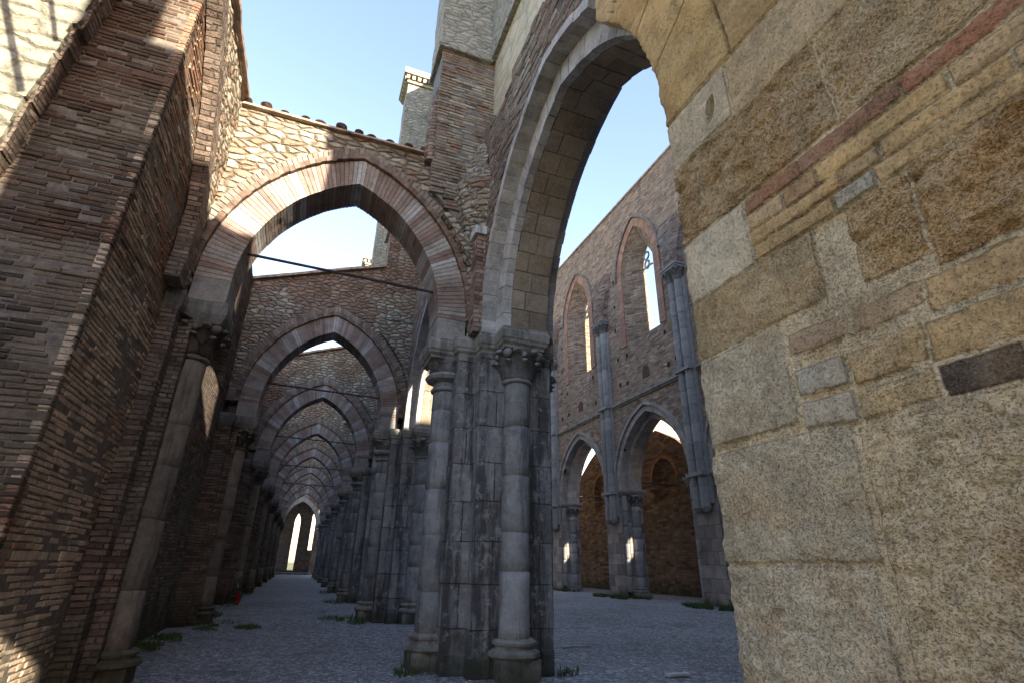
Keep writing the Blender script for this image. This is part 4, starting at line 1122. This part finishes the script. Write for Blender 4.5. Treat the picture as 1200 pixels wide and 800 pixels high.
# ------------------------------------------------------------------ aisle beyond the nave wall
XO = 16.4
t = thing('outer_aisle_wall', 'orange brown brick wall seen through the far arches, with splayed windows', 'wall', (XO, 22, 0))
b = new_bm()
wn = [21.9+6.0*k for k in range(0, 6)]
lights = [9.7, 15.7]
topw = []
y = 57.9
while y > 19.0:
    q = abs(((y-22.3+3) % 6)-3)
    topw.append((y, 7.7-.34*q-.1*q*q+.05*noise.noise(Vector((y, 1, 1))))); y -= .4
outer = [(-3, -.06), (58, -.06)] + topw + [(19.0, 12.0), (-3, 12.0)]  # unseen near stretch raised to block sun; its two openings let sun patches through
H_ = [pointed_hole(c, .95, 5.1, 5.5, .6, 8) for c in lights]; W_ = [pointed_hole(c, .95, 4.0, 5.2, 1.0, 8) for c in wn]
wall(b, [outer]+H_+W_, P, XO, XO+.25, [outer]+H_+[pointed_hole(c, .6, 4.3, 5.2, .7, 8) for c in wn])
box(b, (XO+.254, 19.0, 0), (XO+.5, 58, 5.7))
for c in wn: box(b, (XO+.256, c-1.1, 5.6), (XO+.48, c+1.1, 6.3))
roughen(b, .5, .02, 1.2, 6); o = obj('wall', b, M_brick_orange, t); o.location = (-XO, -22, 0)
b = new_bm()
for c in wn: ring(b, .95, 5.2, apexR(.95, 1.0), .16, P, XO-.04, XO+.1, 14, lambda i, s: random.choice(((.42, .22, .1), (.36, .18, .09))), c=c)
o = obj('window_arch', b, M_vous, t); o.location = (-XO, -22, 0)
CA = (XN+1.1+XO)/2; CH = (XO-XN-1.1)/2
for k in (2, 3, 4):
    b = new_bm(); tube(b, [(-CH, 0, 0), (CH, 0, -.03)], .022); o = obj('tie_rod', b, M_iron, None, (CA, PN[k+1]-.4, 4.75))
    tag(o, ('thin iron rod across the right-hand far archway', 'thin iron rod across the left far archway', 'thin iron rod of the farther aisle, mostly hidden by the first pier')[k-2], 'tie rod', 'iron tie rods of the farther aisle')
t = thing('monastery_wing', 'sunlit pale wall glimpsed in the top of the right-hand far archway', 'building', (22, 30, 0))
b = new_bm(); box(b, (17.2, 27, -.1), (34, 28, 12.5)); roughen(b, .6, .03, 1.2, 6); o = obj('wall', b, M_cream, t); o.location = (-22, -30, 0)
b = new_bm(); box(b, (17.0, 26.8, 12.52), (34.2, 28.2, 12.75)); o = obj('roof_edge', b, M_tile, t); o.location = (-22, -30, 0)

# ------------------------------------------------------------------ small things
t = thing('fire_extinguisher', 'small red fire extinguisher standing against the left wall far down the aisle', 'fire extinguisher', (-1.37, 18.15, 0))
t.scale = (.62, .62, .62)
b = new_bm(); lathe(b, [(.005, 0), (.085, .01), (.09, .04), (.09, .48), (.075, .55), (.03, .59), (.02, .6)], 0, 0, 16); obj('cylinder', b, M_red, t, smooth=True)
b = new_bm(); box(b, (-.03, -.02, .6), (.03, .02, .66)); box(b, (-.02, -.12, .66), (.02, .05, .68)); obj('valve', b, M_black, t)
b = new_bm(); tube(b, [(.0, -.03, .63), (.1, -.06, .58), (.13, -.05, .4), (.12, -.02, .2)], .014, 6); obj('hose', b, M_black, t)
b = new_bm(); box(b, (-.11, .06, .72), (-.1, .26, .92)); obj('sign_plate', b, M_white, t)
b = new_bm(); box(b, (4.2, 5.86, .0), (4.5, 5.95, .03)); roughen(b, .06, .008, 8, 3); o = obj('stone_slab', b, M_slab); tag(o, 'pale flat sliver of stone lying in the gravel at the bottom of the frame', 'stone slab')
b = new_bm(); tube(b, [(3.95, 8.15, .025), (4.2, 8.2, .03), (4.46, 8.22, .02)], .016, 6); o = obj('stick', b, M_slab); tag(o, 'thin stick lying on the gravel right of the first pier', 'stick')

b = new_bm(); rnd = random.Random(15)
for _ in range(5200):
    y = 5.0+11*rnd.random()**1.6; x = rnd.uniform(-1.9, 12) if rnd.random() < .7 else rnd.uniform(-1.8, 2)
    r = rnd.uniform(.006, .017)*(1.6 if rnd.random() < .06 else 1)
    gcol = rnd.uniform(.1, .5)
    m_ = Matrix.Translation((x, y, .003)) @ Matrix.Rotation(rnd.uniform(0, 6.3), 4, 'Z') @ Matrix.Diagonal((r*rnd.uniform(.8, 1.5), r, r*.6, 1))
    vs = [b.verts.new(m_ @ Vector(p)) for p in ((1, 0, 0), (0, 1, .1), (-1, .1, 0), (0, -1, 0), (.1, 0, 1))]
    paint(b, [b.faces.new((vs[i], vs[(i+1) % 4], vs[4])) for i in range(4)], (gcol, gcol*.98, gcol*.95))
o = obj('loose_gravel', b, toned('pebble', var=.2, dark=0, bump=.2)); tag(o, 'loose grey gravel scattered over the floor', 'gravel', kind='stuff')
b = new_bm(); rnd = random.Random(5)
def tuft(cx, cy, rx, ry, n, h):
    for _ in range(n):
        a = rnd.uniform(0, 2*math.pi); q = math.sqrt(rnd.random())
        x, y = cx+rx*q*math.cos(a), cy+ry*q*math.sin(a)
        if noise.noise(Vector((x*2.5, y*2.5, 3))) < .02: continue
        hh = h*rnd.uniform(.25, 1.0)*(.5+.5*rnd.random()); w = .007+.002*hh; d = rnd.uniform(0, 6.28); bx, by = hh*.5*math.cos(d), hh*.5*math.sin(d)
        px_, py_ = w*math.cos(d+1.57), w*math.sin(d+1.57)
        v = [b.verts.new(p) for p in ((x-px_, y-py_, -.01), (x+px_, y+py_, -.01), (x+px_*.7+bx*.4, y+py_*.7+by*.4, hh*.6), (x-px_*.7+bx*.4, y-py_*.7+by*.4, hh*.6), (x+bx, y+by, hh))]
        b.faces.new((v[0], v[1], v[2], v[3])); b.faces.new((v[3], v[2], v[4]))
for args in ((-1.0, 12.2, .6, .4, 1500, .07), (-1.75, 10.2, .3, 1.0, 1400, .1), (-1.62, 14.6, .25, 1.0, 700, .1), (-1.2, 13.0, .4, .5, 250, .08), (XN-.2, PN[3]-1.0, .7, 1.3, 4200, .2), (XN-.35, PN[3]+.3, .6, .9, 2200, .18), (XN-.5, PN[2]-.3, .6, 1.4, 4200, .2), (XN+.1, PN[4]-.8, .6, 1.0, 2200, .18),
             (3.15, 6.5, .28, .22, 350, .16), (1.3, 6.75, .22, .25, 220, .12), (1.35, 13.0, .35, .7, 600, .16), (1.0, 13.6, .35, .5, 200, .1), (1.3, 18.9, .35, .7, 500, .16), (.9, 15.5, .25, .2, 120, .07), (1.35, 24.8, .3, .7, 300, .16), (-1.6, 18.5, .25, 1.0, 400, .14), (-1.6, 24, .25, 1.2, 300, .12)):
    tuft(*args)
o = obj('grass', b, M_leaf); tag(o, 'short green grass growing at the feet of the piers', 'grass', kind='stuff')
